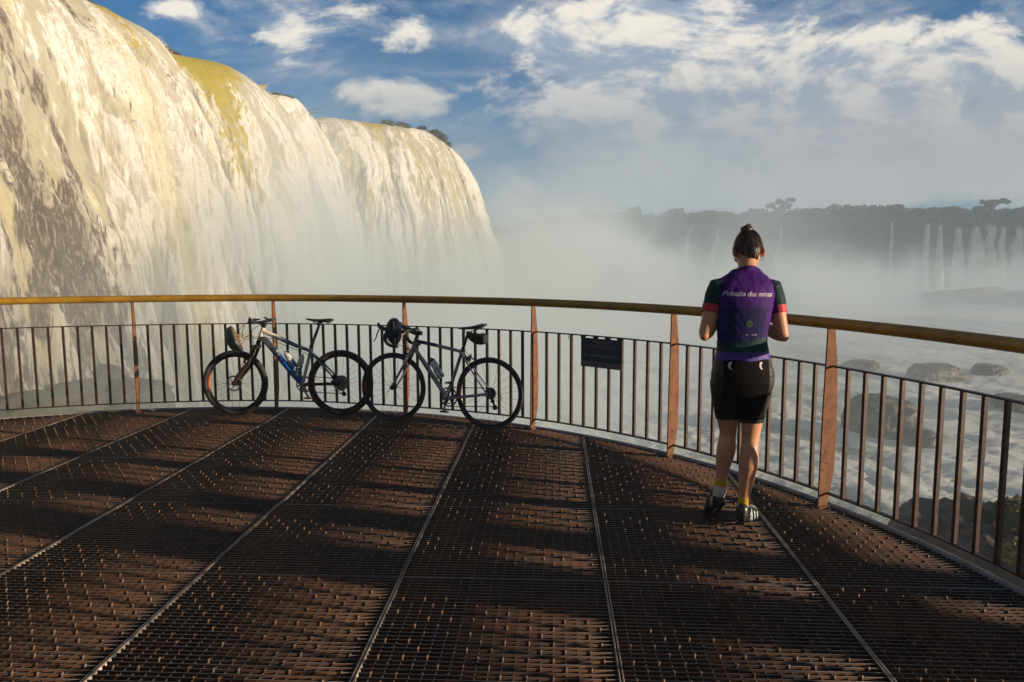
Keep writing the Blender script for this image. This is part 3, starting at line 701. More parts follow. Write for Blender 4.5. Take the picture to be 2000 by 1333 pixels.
# ------------------------------------------------------------------ the woman at the railing
def build_person():
    base = V3((1.35, 4.42, 0)); Xa, Ya, Za = V3((1, 0, 0)), V3((0, 1, 0)), V3((0, 0, 1))
    skin = M('tanned skin', (.50, .235, .125), .48, 0, (.60, .30, .17), 9, .3, .7, .0006, 200, spec=.35)
    B_ = MB()
    def hr(z, x, y, a, b, p=2.2, lean=0): return ((x, y, z), Xa, (Ya + Za * lean).normalized(), a, b, p)
    # trunk, hips to neck (the spine tilts a little to the right and forward)
    B_.loft([hr(.775, 1.356, 4.425, .10, .09), hr(.81, 1.356, 4.425, .155, .112), hr(.86, 1.357, 4.418, .178, .124), hr(.91, 1.358, 4.415, .178, .124), hr(.96, 1.357, 4.42, .164, .112), hr(1.02, 1.355, 4.425, .146, .096),
             hr(1.09, 1.354, 4.428, .136, .088), hr(1.15, 1.355, 4.435, .138, .088), hr(1.22, 1.360, 4.445, .150, .096), hr(1.30, 1.367, 4.46, .163, .104), hr(1.37, 1.373, 4.475, .168, .102), hr(1.425, 1.379, 4.492, .160, .088, 2.3), hr(1.462, 1.386, 4.508, .132, .070), hr(1.488, 1.392, 4.522, .095, .060), hr(1.515, 1.400, 4.538, .064, .056)], 28)
    B_.loft([hr(1.47, 1.390, 4.515, .068, .058), hr(1.51, 1.402, 4.540, .057, .058, 2, -.3), hr(1.55, 1.412, 4.565, .053, .057, 2, -.3), hr(1.60, 1.420, 4.59, .052, .060, 2, -.3)], 20)
    for s in (-1, 1):   # seat, shoulder blades
        B_.ell((1.357 + s * .082, 4.388, .878), (.094, .070, .125)); B_.ell((1.372 + s * .085, 4.440, 1.35), (.070, .046, .095)); B_.ell((1.365 + s * .075, 4.535, 1.315), (.065, .055, .06))
    # head, bowed
    bow = math.radians(20); hy = (Ya * math.cos(bow) - Za * math.sin(bow)); hz = (Za * math.cos(bow) + Ya * math.sin(bow)); hx = Xa
    Rh = Matrix((hx, hy, hz)).transposed(); hc = V3((1.427, 4.610, 1.628))
    def Hd(x, y, z): return hc + hx * x + hy * y + hz * z
    B_.loft([(Hd(0, .028, -.118), hx, hy, .022, .028), (Hd(0, .028, -.105), hx, hy, .042, .045), (Hd(0, .018, -.085), hx, hy, .056, .065), (Hd(0, .006, -.055), hx, hy, .066, .082), (Hd(0, 0, -.015), hx, hy, .072, .092), (Hd(0, -.002, .025), hx, hy, .075, .096),
             (Hd(0, -.004, .060), hx, hy, .070, .090), (Hd(0, -.006, .088), hx, hy, .054, .070), (Hd(0, -.008, .105), hx, hy, .030, .040), (Hd(0, -.008, .111), hx, hy, .008, .010)], 28)
    B_.loft([(Hd(0, .088, .018), hx, hz, .008, .006), (Hd(0, .102, -.008), hx, hz, .010, .010), (Hd(0, .113, -.026), hx, hz, .014, .010), (Hd(0, .10, -.040), hx, hz, .013, .008)], 12)     # nose
    B_.ell(Hd(0, .090, -.062), (.026, .012, .008), Rh); B_.ell(Hd(0, .088, -.074), (.022, .012, .008), Rh); B_.ell(Hd(0, .078, -.104), (.022, .018, .016), Rh)   # lips, chin
    for s in (-1, 1):
        B_.ell(Hd(s * .032, .080, .020), (.024, .012, .008), Rh); B_.ell(Hd(s * .032, .078, .002), (.015, .012, .010), Rh); B_.ell(Hd(s * .045, .060, -.035), (.022, .022, .022), Rh)
        Re = Matrix.Rotation(s * math.radians(20), 3, hz) @ Rh
        B_.ell(Hd(s * .088, -.010, -.012), (.010, .019, .034), Re); B_.ell(Hd(s * .080, .004, -.022), (.012, .012, .022), Re)
    # limbs
    def limb(pts, rs, fl=1.0, n=18): B_.tube(pts, rs, n, flat=fl)
    SH = {-1: V3((1.217, 4.490, 1.408)), 1: V3((1.543, 4.490, 1.402))}; EL = {-1: V3((1.132, 4.425, 1.135)), 1: V3((1.590, 4.428, 1.128))}; WR = {-1: V3((1.268, 4.648, 1.205)), 1: V3((1.512, 4.655, 1.170))}
    for s in (-1, 1):
        a, e, w = SH[s], EL[s], WR[s]
        limb([a + V3((-s * .05, 0, .01)), a, a.lerp(e, .18), a.lerp(e, .42), a.lerp(e, .7), a.lerp(e, .92), e], [.046, .051, .053, .049, .043, .039, .036])
        limb([e + (e - w).normalized() * .008, e, e.lerp(w, .22), e.lerp(w, .5), e.lerp(w, .8), w, w.lerp(w + (w - e).normalized() * .02, 1)], [.026, .037, .043, .038, .030, .026, .026], .92)
        B_.ell(e + V3((s * .004, -.012, -.008)), (.028, .028, .028))
    HIP = {-1: V3((1.270, 4.43, .86)), 1: V3((1.443, 4.42, .86))}; KN = {-1: V3((1.312, 4.515, .535)), 1: V3((1.420, 4.425, .515))}; AN = {-1: V3((1.258, 4.462, .225)), 1: V3((1.374, 4.372, .125))}
    tops = {-1: [(.094, 0), (.086, .3), (.070, .62), (.057, .86), (.051, 1)], 1: [(.095, 0), (.086, .3), (.069, .62), (.056, .86), (.050, 1)]}
    for s in (-1, 1):
        h_, k_, a_ = HIP[s], KN[s], AN[s]
        bend = V3((0, .012, 0))
        limb([h_.lerp(k_, f) + bend * math.sin(PI * f) for r, f in tops[s]], [r for r, f in tops[s]], 1.0, 22)
        limb([k_ + V3((0, 0, .03)), k_, k_.lerp(a_, .12), k_.lerp(a_, .28) + V3((0, -.012, 0)), k_.lerp(a_, .42) + V3((0, -.012, 0)), k_.lerp(a_, .6), k_.lerp(a_, .82), a_, a_ + V3((0, .005, -.05))], [.050, .050, .050, .056, .055, .047, .035, .031, .036], 1.0, 22)
        B_.ell(k_ + V3((0, .032, .01)), (.038, .028, .05))
    # feet inside the shoes: ankle, heel, ball, toe
    FT = {-1: (V3((1.252, 4.468, .122)), V3((1.244, 4.565, .052)), V3((1.243, 4.610, .034))), 1: (V3((1.362, 4.352, .052)), V3((1.440, 4.475, .035)), V3((1.478, 4.535, .032)))}
    for s in (-1, 1):
        hl, bl, to = FT[s]; limb([AN[s], hl.lerp(AN[s], .45), hl.lerp(bl, .25) + V3((0, 0, .02)), hl.lerp(bl, .7), bl, to], [.031, .034, .036, .036, .032, .020], .95, 16); B_.ell(hl + V3((0, .01, 0)), (.028, .034, .032))
    # hands: palm, four bent fingers, thumb; both hold a phone between them
    ph = V3((1.400, 4.745, 1.215)); tips = {}
    for s in (-1, 1):
        w = WR[s]; inw = V3((-s, 0, 0)); pd = (V3((1.40 + s * .045, 4.735, 1.20 if s < 0 else 1.195)) - w).normalized(); kn = w + pd * .082
        side = pd.cross(inw).normalized()            # finger spread direction, upwards
        if side.z < 0: side = -side
        nrm_ = side.cross(pd).normalized(); 
        if nrm_.dot(inw) < 0: nrm_ = -nrm_
        B_.loft([(w, side, nrm_, .026, .020, 2.4), (w + pd * .03, side, nrm_, .034, .017, 2.6), (w + pd * .06, side, nrm_, .040, .016, 2.6), (kn, side, nrm_, .040, .014, 2.6)], 18)
        for q, (off, L) in enumerate(((.029, .074), (.010, .082), (-.010, .077), (-.028, .062))):
            p = kn + side * off - pd * .006; dirs = [pd * .9 + nrm_ * .35, pd * .25 + nrm_ * .95, -pd * .45 + nrm_ * .8]; P = [p]
            for d_, f in zip(dirs, (.45, .32, .23)): p = p + d_.normalized() * L * f + side * off * .05; P.append(p)
            B_.tube(P, [.0092, .0085, .0078, .0062], 10); B_.ell(P[-1], (.0062,) * 3, None, 8, 6)
        p = w + pd * .028 + side * .026 + nrm_ * .010; P = [p, p + (pd * .5 + side * .7 + nrm_ * .5).normalized() * .034, p + (pd * .5 + side * .7 + nrm_ * .5).normalized() * .034 + (pd * .8 + side * .1 + nrm_ * .6).normalized() * .030]
        B_.tube([w + pd * .012 + side * .010] + P, [.014, .013, .0105, .0075], 10); B_.ell(P[-1], (.0075,) * 3, None, 8, 6)
    me = bpy.data.meshes.new('body'); me.from_pydata([tuple(v) for v in B_.v], [], B_.f); o = bpy.data.objects.new('person', me); C.objects.link(o)
    bm = bmesh.new(); bm.from_mesh(me); bmesh.ops.recalc_face_normals(bm, faces=bm.faces); bm.to_mesh(me); bm.free()
    md = o.modifiers.new('r', 'REMESH'); md.mode = 'VOXEL'; md.voxel_size = .0042
    sm = o.modifiers.new('s', 'CORRECTIVE_SMOOTH') if False else o.modifiers.new('s', 'SMOOTH'); sm.factor = .5; sm.iterations = 7
    dg = bpy.context.evaluated_depsgraph_get(); dg.update()
    body = bpy.data.meshes.new_from_object(o.evaluated_get(dg)); C.objects.unlink(o); bpy.data.objects.remove(o)
    n = len(body.vertices); co = np.empty(n * 3, np.float32); body.vertices.foreach_get('co', co); co = co.reshape(-1, 3).astype(float)
    no = np.empty(n * 3, np.float32); body.vertices.foreach_get('normal', no); no = no.reshape(-1, 3).astype(float)
    nf = len(body.polygons); fv = np.empty(nf * 4, np.int32) if all(len(p.vertices) == 4 for p in body.polygons) else None
    F = [list(p.vertices) for p in body.polygons]
    def seg(a, b, r0, r1=None):
        a = np.array(a); b = np.array(b); ab = b - a; t = np.clip(((co - a) @ ab) / (ab @ ab), 0, 1); tr = ((co - a) @ ab) / (ab @ ab)
        d = np.linalg.norm(co - (a + t[:, None] * ab), axis=1) - (r0 + ((r1 if r1 is not None else r0) - r0) * t); return d, tr
    regs = {}
    for s in (-1, 1):
        regs['ua%d' % s] = seg(SH[s], EL[s], .052, .038); regs['fa%d' % s] = seg(EL[s], WR[s], .040, .028)
        regs['ha%d' % s] = seg(WR[s], ph + V3((s * .04, 0, 0)), .04); regs['th%d' % s] = seg(HIP[s], KN[s], .092, .054); regs['sn%d' % s] = seg(KN[s], AN[s], .052, .034)
        regs['ft%d' % s] = seg(FT[s][0], FT[s][2], .035)
    regs['tr'] = seg((1.357, 4.42, .88), (1.372, 4.47, 1.38), .150, .150); regs['nk'] = seg((1.392, 4.52, 1.49), (1.42, 4.59, 1.60), .055)
    keys = list(regs); D = np.stack([regs[k][0] for k in keys], 1); near = np.array(keys)[np.argmin(D, 1)]
    z = co[:, 2]
    arm = np.isin(near, ['fa-1', 'fa1', 'ha-1', 'ha1']); ua = np.isin(near, ['ua-1', 'ua1'])
    tcut = {-1: .555, 1: .545}
    above = np.zeros(n, bool)
    uat = np.where(near == 'ua-1', regs['ua-1'][1] - tcut[-1], np.where(near == 'ua1', regs['ua1'][1] - tcut[1], -9))
    armz = (co[:, 2] < 1.30) & ((co[:, 0] < 1.178 + (1.30 - z) * .0) | (co[:, 0] > 1.56)) & (z > 1.0)
    neckcut = (z - 1.528) + (co[:, 1] - 4.49) * .5          # collar: higher behind
    jer = (z > .990 + .004 * np.sin(co[:, 0] * 40)) & (~arm) & ~(ua & (uat > 0)) & (neckcut < 0) & (~np.isin(near, ['th-1', 'th1', 'sn-1', 'sn1', 'ft-1', 'ft1']) | (z > .99))
    def sub(name, mask, off, mats, mifun=None, parent=None, smooth_it=3, wr=None):
        fm = [f for f in F if all(mask[i] for i in f)]; used = np.zeros(n, bool)
        for f in fm:
            for i in f: used[i] = True
        idx = np.cumsum(used) - 1
        P = co[used] + no[used] * (off(co[used]) if callable(off) else off)
        if wr is not None: P = P + no[used] * wr(co[used])[:, None]
        ff = [[idx[i] for i in f] for f in fm]
        # drop crumbs: keep pieces over 200 faces
        ob = rawmesh(name, P, ff, mats, parent, True)
        bm = bmesh.new(); bm.from_mesh(ob.data); bm.verts.ensure_lookup_table()
        seen = set(); kill = []
        for v in bm.verts:
            if v in seen: continue
            st = [v]; comp = []; seen.add(v)
            while st:
                q = st.pop(); comp.append(q)
                for e in q.link_edges:
                    w_ = e.other_vert(q)
                    if w_ not in seen: seen.add(w_); st.append(w_)
            if len(comp) < 250: kill += comp
        if kill: bmesh.ops.delete(bm, geom=kill, context='VERTS')
        for it in range(6):                                          # even out the cut edge
            bv = [v for v in bm.verts if v.is_boundary]; new = {}
            for v in bv:
                nb = [e.other_vert(v) for e in v.link_edges if e.is_boundary]
                if len(nb) == 2: new[v] = v.co * .4 + (nb[0].co + nb[1].co) * .3
            for v, c in new.items(): v.co = c
        be = [e for e in bm.edges if e.is_boundary]                  # turn the hem in
        r = bmesh.ops.extrude_edge_only(bm, edges=be); vv = [g for g in r['geom'] if isinstance(g, bmesh.types.BMVert)]
        bm.normal_update()
        for v in vv: v.co = v.co - v.normal * 0
        bm.to_mesh(ob.data); 
        for v in vv:
            src = [e.other_vert(v) for e in v.link_edges if e.other_vert(v) not in set(vv)]
        nsrc = {}
        for v in vv:
            for e in v.link_edges:
                w_ = e.other_vert(v)
                if not w_.is_boundary and (w_.co - v.co).length < 1e-6: nsrc[v] = w_
        for v, w_ in nsrc.items():
            nn_ = V3((0, 0, 0))
            for f in w_.link_faces: nn_ += f.normal
            if nn_.length > 0: v.co = w_.co - nn_.normalized() * .006
        bm.normal_update(); bm.to_mesh(ob.data); bm.free()
        if mifun is not None:
            m_ = len(ob.data.polygons); cc = np.empty(m_ * 3, np.float32); ob.data.polygons.foreach_get('center', cc); cc = cc.reshape(-1, 3)
            ob.data.polygons.foreach_set('material_index', mifun(cc).astype(np.int32))
        ob.data.polygons.foreach_set('use_smooth', np.ones(len(ob.data.polygons), bool)); ob.data.update(); return ob
    # the body itself
    root = bpy.data.objects.new('person', body); C.objects.link(root); body.materials.clear(); body.materials.append(skin); body.polygons.foreach_set('use_smooth', np.ones(nf, bool))
    tag(root, 'woman cyclist in purple jersey and black shorts standing at the railing, seen from behind', 'person')
    purple = M('purple jersey cloth', (.060, .010, .155), .7, 0, (.040, .008, .115), 10, .35, .65, .0006, 260, spec=.15, extra=lambda w, v, b: w.mix(w.m('MULTIPLY', w.ramp(w.sep(v)[2], 1.36, 1.26), w.ramp(w.m('ABSOLUTE', w.m('SUBTRACT', w.sep(v)[0], 1.352)), .145, .09)), b, (.009, .008, .062)))
    tealp = M('dark teal patterned cloth', (.005, .020, .028), .6, 0, (.012, .055, .052), 60, .46, .64, .0005, 260, det=8, spec=.15)
    red = M('red cuff cloth', (.45, .010, .020), .6, 0, bump=.0005, bs=260); indigo = M('indigo hem cloth', (.045, .018, .23), .6, 0, bump=.0005, bs=260)
    ELn = {s: np.array(EL[s]) for s in (-1, 1)}; SHn = {s: np.array(SH[s]) for s in (-1, 1)}
    def jm(cc):
        mi = np.zeros(len(cc), int)
        for s in (-1, 1):
            ab = ELn[s] - SHn[s]; t = ((cc - SHn[s]) @ ab) / (ab @ ab); dd = np.linalg.norm(cc - (SHn[s] + np.clip(t, 0, 1)[:, None] * ab), axis=1)
            rag = s * (cc[:, 0] - 1.378) > .146 + (1.46 - cc[:, 2]) * .16
            sl = rag & (dd < .078) & (t < .9); mi[sl] = 1; mi[sl & (t > tcut[s] - .165)] = 2
        low = (cc[:, 2] < 1.115 + .02 * np.sin(cc[:, 0] * 9)) & (mi == 0); mi[low] = 1; mi[(cc[:, 2] < 1.040) & low] = 3
        return mi
    def wrinkle(p):
        q = np.stack([p[:, 0] * 7 + p[:, 2] * 3, p[:, 1] * 5, p[:, 2] * 13 - np.abs(p[:, 0] - 1.36) * 16], 1)
        lowb = np.clip((1.22 - p[:, 2]) / .12, 0, 1) * np.clip((p[:, 2] - .99) / .03, .2, 1)
        fold = fbm(np.stack([p[:, 0] * 4, p[:, 1] * 4, p[:, 2] * 34], 1), 3, 301)
        up = np.clip((p[:, 2] - 1.36) / .08, 0, 1); vf = fbm(np.stack([p[:, 0] * 32, p[:, 1] * 3, p[:, 2] * 8], 1), 2, 303)
        return fbm(q, 4, 300) * .0035 + fold * .0050 * lowb + vf * .0035 * up + .0028
    jersey = sub('jersey', jer, .0055, [purple, tealp, red, indigo], jm, root, wr=wrinkle)
    b = MB(); b.tube([V3((1.404 + math.cos(t) * .060, 4.545 + math.sin(t) * .062, 1.503 - math.sin(t) * .062 * .5)) for t in [2 * PI * k / 40 for k in range(40)]], .0055, 8, closed=True, flat=1.0); b.build('collar', purple, root)
    # shorts
    shorts_m = M('black stretch cloth', (.0035, .0032, .0036), .75, 0, (.006, .005, .005), 8, bump=.0004, bs=300, spec=.08); panel_m = M('glossy side panel', (.012, .008, .006), .6, 0, bump=.0004, bs=300); grip_m = M('black leg gripper', (.006, .006, .007), .55)
    thz = {s: np.where(near == 'th%d' % s, z - (.622 if s < 0 else .604) + (co[:, 1] - 4.45) * .12, 9) for s in (-1, 1)}
    sho = (z < 1.02) & (z > .58) & ~arm & ~ua & (thz[-1] > 0) & (thz[1] > 0) & ~np.isin(near, ['sn-1', 'sn1'])
    def smt(cc):
        mi = np.zeros(len(cc), int); mi[(cc[:, 0] > 1.488 - (cc[:, 2] < .76) * (.76 - cc[:, 2]) * .15) & (cc[:, 2] > .66)] = 1; mi[(cc[:, 0] < 1.222 + (cc[:, 2] < .8) * (.8 - cc[:, 2]) * .1) & (cc[:, 2] > .68)] = 1
        mi[(cc[:, 0] < 1.357) & (cc[:, 2] < .655)] = 2; mi[(cc[:, 0] > 1.357) & (cc[:, 2] < .637)] = 2; return mi
    shorts = sub('shorts', sho, .0045, [shorts_m, panel_m, grip_m], smt, root, wr=lambda p: fbm(np.stack([p[:, 0] * 9, p[:, 1] * 9, p[:, 2] * 24], 1), 3, 310) * .0022)
    # socks
    yel = M('yellow sock band', (.55, .36, .015), .7, 0, bump=.0008, bs=200); wht = M('white sock', (.60, .56, .52), .75, 0, bump=.0008, bs=200)
    for s, zt in ((-1, .262), (1, .172)):
        zb = .10 if s < 0 else .05
        mk = np.isin(near, ['sn%d' % s, 'ft%d' % s]) & (z < zt)
        so = sub('sock', mk, .0028, [wht, yel], lambda cc, zt=zt: (cc[:, 2] > zt - .048).astype(int), root)
    # cycling shoes
    shm = M('black shoe upper', (.016, .014, .014), .35, 0, (.03, .027, .025), 20, bump=.0005, bs=150); sol = M('black shoe sole', (.010, .010, .010), .5); strp = M('pale teal shoe strap', (.42, .52, .50), .4); clt = M('brass cleat', (.45, .25, .06), .4, .8)
    for s in (-1, 1):
        hl, bl, to = FT[s]; d = (bl - hl).normalized(); sd = d.cross(Za).normalized(); up = sd.cross(d)
        L = (to - hl).length
        b = MB(); rings = []
        for f, w_, h0, h1 in ((-.20, .020, -.004, .058), (-.16, .030, -.020, .078), (-.05, .036, -.026, .088), (.12, .037, -.026, .082), (.35, .037, -.027, .064), (.60, .043, -.028, .050), (.85, .046, -.028, .038), (1.05, .040, -.026, .028), (1.20, .024, -.022, .016), (1.24, .010, -.014, .004)):
            c = hl + d * L * f + up * ((h0 + h1) / 2); rings.append((c, sd, up, w_, (h1 - h0) / 2, 2.7))
        b.loft(rings, 22); sh = b.build('shoe', shm, root)
        b = MB(); b.loft([(hl + d * L * f + up * -.027, sd, up, w_ * 1.03, .006, 3) for f, w_ in ((-.19, .024), (-.1, .034), (.2, .035), (.6, .043), (.9, .046), (1.1, .036), (1.23, .014))], 18)
        for f, w_ in ((-.08, .02), (.25, .0), (.95, .022), (.70, .024)):
            if w_:
                for q in (-1, 1): b.box(hl + d * L * f + up * -.036 + sd * q * w_, (.020, .014, .010), d, sd)
        b.build('sole', sol, sh)
        b = MB().box(hl + d * L * .78 + up * -.036, (.035, .024, .008), d, sd); b.build('cleat', clt, sh)
        for f, hgt, ww in ((.30, .066, .041), (.55, .052, .0445), (.78, .042, .047)):
            c = hl + d * L * f; b = MB(); P = [c + sd * ww * math.cos(t) * 1.01 + up * (-.02 + (hgt + .025) * max(0, math.sin(t)) ** .75) for t in [PI * k / 14 for k in range(15)]]
            b.tube(P, .0085, 8, flat=.28, up=d); b.build('shoe_strap', strp if s > 0 else M('grey shoe strap', (.06, .06, .06), .4), sh)
        b = MB().tube([hl - d * L * .18 + up * .035, hl - d * L * .21 + up * .062], .007, 8); b.build('heel_tab', sol, sh)
    # hair: cap, bun, strands swept up to it
    hairm = M('dark brown hair', (.016, .008, .005), .45, 0, (.085, .038, .018), 55, .38, .68, .003, 120, stretch=(1, 1, .35)); bun = Hd(-.012, -.046, .106)
    b = MB(); nu, nv = 60, 44; vs = []; rs = np.random.RandomState(4); pp = []
    for i in range(nu + 1):
        th = PI * i / nu
        for j in range(nv): 
            a = 2 * PI * j / nv; pp.append((math.sin(th) * math.cos(a), math.sin(th) * math.sin(a), math.cos(th)))
    pp = np.array(pp); bd = np.array((0, -.35, .94)); ang = np.arctan2(pp[:, 0], pp @ np.array((0, -.94, -.35)) * -1); el_ = pp @ bd
    groove = fbm(np.stack([ang * 7, el_ * 1.2, ang * 0], 1), 4, 55) * .006
    for p, g in zip(pp, groove):
        x, y, z_ = p; r = np.array((.0795, .104, .121)) * (1 + g / .1)
        q = np.array(p) * r
        # hairline: pull the face side and below the nape under the skin
        front = max(0, (y - .30)) * 1.0 if z_ < .55 else max(0, y - .72); nape = max(0, -.62 - z_)
        k = 1 - min(.35, front * .9 + nape * 1.1); q = q * k
        if z_ < .15: q[0] *= 1 - .30 * min(1, (.15 - z_) / .8)
        pp_ = Hd(q[0], q[1] - .004, q[2]); vs.append(pp_)
    fs = [(i * nv + j, (i + 1) * nv + j, (i + 1) * nv + (j + 1) % nv, i * nv + (j + 1) % nv) for i in range(nu) for j in range(nv)]
    b.add(vs, fs); hair = b.build('hair', hairm, root)
    b = MB(); b.ell(bun, (.034, .032, .034), Rh, 24, 16); 
    for k in range(26):
        a0 = rs.uniform(0, 6.28); tl = rs.uniform(-.8, .8); P = []
        for q in range(9):
            a = a0 + q * .45; P.append(bun + hx * math.cos(a) * .030 * (1.15 - abs(tl) * .4) + hy * math.sin(a) * .030 + hz * (tl * .030 + .008 * math.sin(a * 1.5)))
        b.tube(P, [.002, .005, .006, .006, .006, .006, .006, .005, .001], 6)
    for k in range(9):
        a = rs.uniform(0, 6.28); e = bun + hx * math.cos(a) * .03 + hz * .018; b.tube([bun + hz * .015, e, e + V3((math.cos(a) * .014, rs.uniform(-.01, .01), rs.uniform(.002, .02)))], [.005, .003, .0006], 5)
    b.build('hair_bun', hairm, hair)
    b = MB()
    for k in range(150):
        a = rs.uniform(-2.3, 2.3); s0 = rs.uniform(.75, 1.0); P = []
        for q in range(8):
            f = q / 7; th = (1.85 * s0) * (1 - f) + .12 * f; aa = a * (1 - .25 * f) + rs.normal() * .015
            v = V3((math.sin(th) * math.sin(aa), -math.sin(th) * math.cos(aa), math.cos(th)))
            P.append(Hd(v.x * .0825 * (1 - .25 * min(1, max(0, .15 - v.z) / .8)), v.y * .107 - .004 - .01 * f, v.z * .124 ))
        b.tube(P, [.0006] + [rs.uniform(.0018, .0045)] * 6 + [.001], 5)
    for k in range(26):          # loose wisps at the nape and sides
        a = rs.uniform(-1.9, 1.9); th = rs.uniform(1.6, 2.15); v = V3((math.sin(th) * math.sin(a), -math.sin(th) * math.cos(a), math.cos(th))); p = Hd(v.x * .082, v.y * .102, v.z * .118)
        b.tube([p, p + V3((v.x * .012, v.y * .01, -.012)), p + V3((v.x * .028, v.y * .022, rs.uniform(-.03, .012)))], [.0012, .0009, .0004], 4)
    b.build('hair_strand', hairm, hair)
    # face
    ew = M('eye white', (.7, .68, .64), .2); ei = M('brown iris', (.05, .025, .012), .2); lipm = M('lips', (.36, .10, .08), .45)
    for s in (-1, 1):
        b = MB(); b.ell(Hd(s * .031, .0835, .004), (.0115, .009, .0065), Rh, 14, 10); b.c = 1; b.ell(Hd(s * .031, .0905, .002), (.005, .003, .005), Rh, 10, 8); b.build('eye', [ew, ei], root)
        MB().tube([Hd(s * .014, .094, .021), Hd(s * .032, .0935, .027), Hd(s * .050, .083, .022)], [.002, .003, .0012], 6).build('eyebrow', hairm, root)
    MB().loft([(Hd(x, .0995 - abs(x) * .28, -.067), hz, hy, h, .004) for x, h in ((-.024, .001), (-.014, .006), (0, .007), (.014, .006), (.024, .001))], 10).build('mouth', lipm, root)
    b = MB().torus(Hd(-.088, -.002, -.047), hx, .005, .0012, 12, 6); b.build('earring', steel_dk, root)
    # gloves: palm and wrist, fingers bare
    glv = M('navy glove cloth', (.012, .018, .045), .6, 0, bump=.0005, bs=250); glw = M('pale glove cloth', (.35, .36, .42), .6)
    for s in (-1, 1):
        w = np.array(WR[s]); e = np.array(EL[s]); pdn = np.array(V3((1.40 + s * .045, 4.735, 1.20)) - WR[s]); pdn /= np.linalg.norm(pdn)
        tt = (co - w) @ pdn; mk = np.isin(near, ['ha%d' % s, 'fa%d' % s]) & (tt > -.028) & (tt < .083) & (np.linalg.norm(co - w, axis=1) < .13)
        sub('glove', mk, .0030, [glv, glw], lambda cc, w=w, pdn=pdn: (((cc - w) @ pdn) < -.006).astype(int), root)
    # lettering wrapped on the back of the jersey
    bm = bmesh.new(); bm.from_mesh(jersey.data); bvh = BVHTree.FromBMesh(bm); bm.free()
    bm = bmesh.new(); bm.from_mesh(shorts.data); bvs = BVHTree.FromBMesh(bm); bm.free()
    def wrap(me_, nm, mat_, x, z_, rot=0, tree_=bvh, par_=jersey, th=.0012):
        cr, sr = math.cos(rot), math.sin(rot)
        for v in me_.vertices:
            px_, pz_ = x + v.co.x * cr - v.co.y * sr, z_ + v.co.x * sr + v.co.y * cr
            h, nn_, _, _ = tree_.ray_cast(V3((px_, 4.0, pz_)), V3((0, 1, 0)))
            if h is None: h = V3((px_, 4.40, pz_)); 
            v.co = h + V3((0, -th - (v.co.z + .0005) * .5, 0))
        me_.materials.clear(); me_.materials.append(mat_); ob = bpy.data.objects.new(nm, me_); link(ob, par_); return ob
    pale = M('pale pink print', (.62, .55, .62), .6)
    wrap(lettering('Pelotão das minas', .0405, .42, .0001, .0005, .98), 'jersey_lettering', pale, 1.364, 1.375, -.02, th=.0022)
    grn = M('dim green print', (.015, .055, .022), .7); pgr = M('dim pale print', (.25, .20, .28), .6)
    def blob_mesh(parts):
        bmm = bmesh.new()
        for (cx_, cy_, rx_, ry_, a0, a1, inner) in parts:
            ns_ = 18; o_ = [bmm.verts.new((cx_ + rx_ * math.cos(a0 + (a1 - a0) * k / ns_), cy_ + ry_ * math.sin(a0 + (a1 - a0) * k / ns_), 0)) for k in range(ns_ + 1)]
            i_ = [bmm.verts.new((cx_ + inner[0] + rx_ * inner[2] * math.cos(a0 + (a1 - a0) * k / ns_), cy_ + inner[1] + ry_ * inner[2] * math.sin(a0 + (a1 - a0) * k / ns_), 0)) for k in range(ns_ + 1)]
            for k in range(ns_): bmm.faces.new((o_[k], o_[k + 1], i_[k + 1], i_[k]))
        m_ = bpy.data.meshes.new('print'); bmm.to_mesh(m_); bmm.free(); return m_
    wrap(blob_mesh([(0, 0, .022, .020, 0, 2 * PI, (0, 0, .6)), (0, .002, .010, .009, 0, 2 * PI, (0, 0, .1))]), 'jersey_emblem', grn, 1.365, 1.205, th=.003)
    wrap(lettering('CICLISMO', .013, 0, 0, .0003, 1.1), 'jersey_print', pgr, 1.398, 1.142, th=.003) if False else None
    wrap(blob_mesh([(-.02, 0, .008, .004, 0, 2 * PI, (0, 0, .1)), (.012, 0, .006, .004, 0, 2 * PI, (0, 0, .1)), (.030, 0, .008, .004, 0, 2 * PI, (0, 0, .1))]), 'jersey_print', pgr, 1.372, 1.142, th=.003)
    for x in (1.262, 1.437):
        wrap(blob_mesh([(0, 0, .016, .022, PI * .55, PI * 1.4, (.010, -.003, .85))]), 'shorts_print', pale, x, .966, 0, bvs, shorts, .003)
    # phone
    b = MB(); t = thing('phone', 'dark phone held up in both hands of the woman', 'phone', ph)
    b.box((0, 0, 0), (.148, .009, .074)); ob = b.build('phone_body', black_pl, t, False); m_ = ob.modifiers.new('b', 'BEVEL'); m_.width = .003; m_.segments = 2
    MB().box((0, -.0050, 0), (.138, .0015, .066)).build('screen', M('phone glass', (.01, .012, .016), .08), t, False)
build_person()

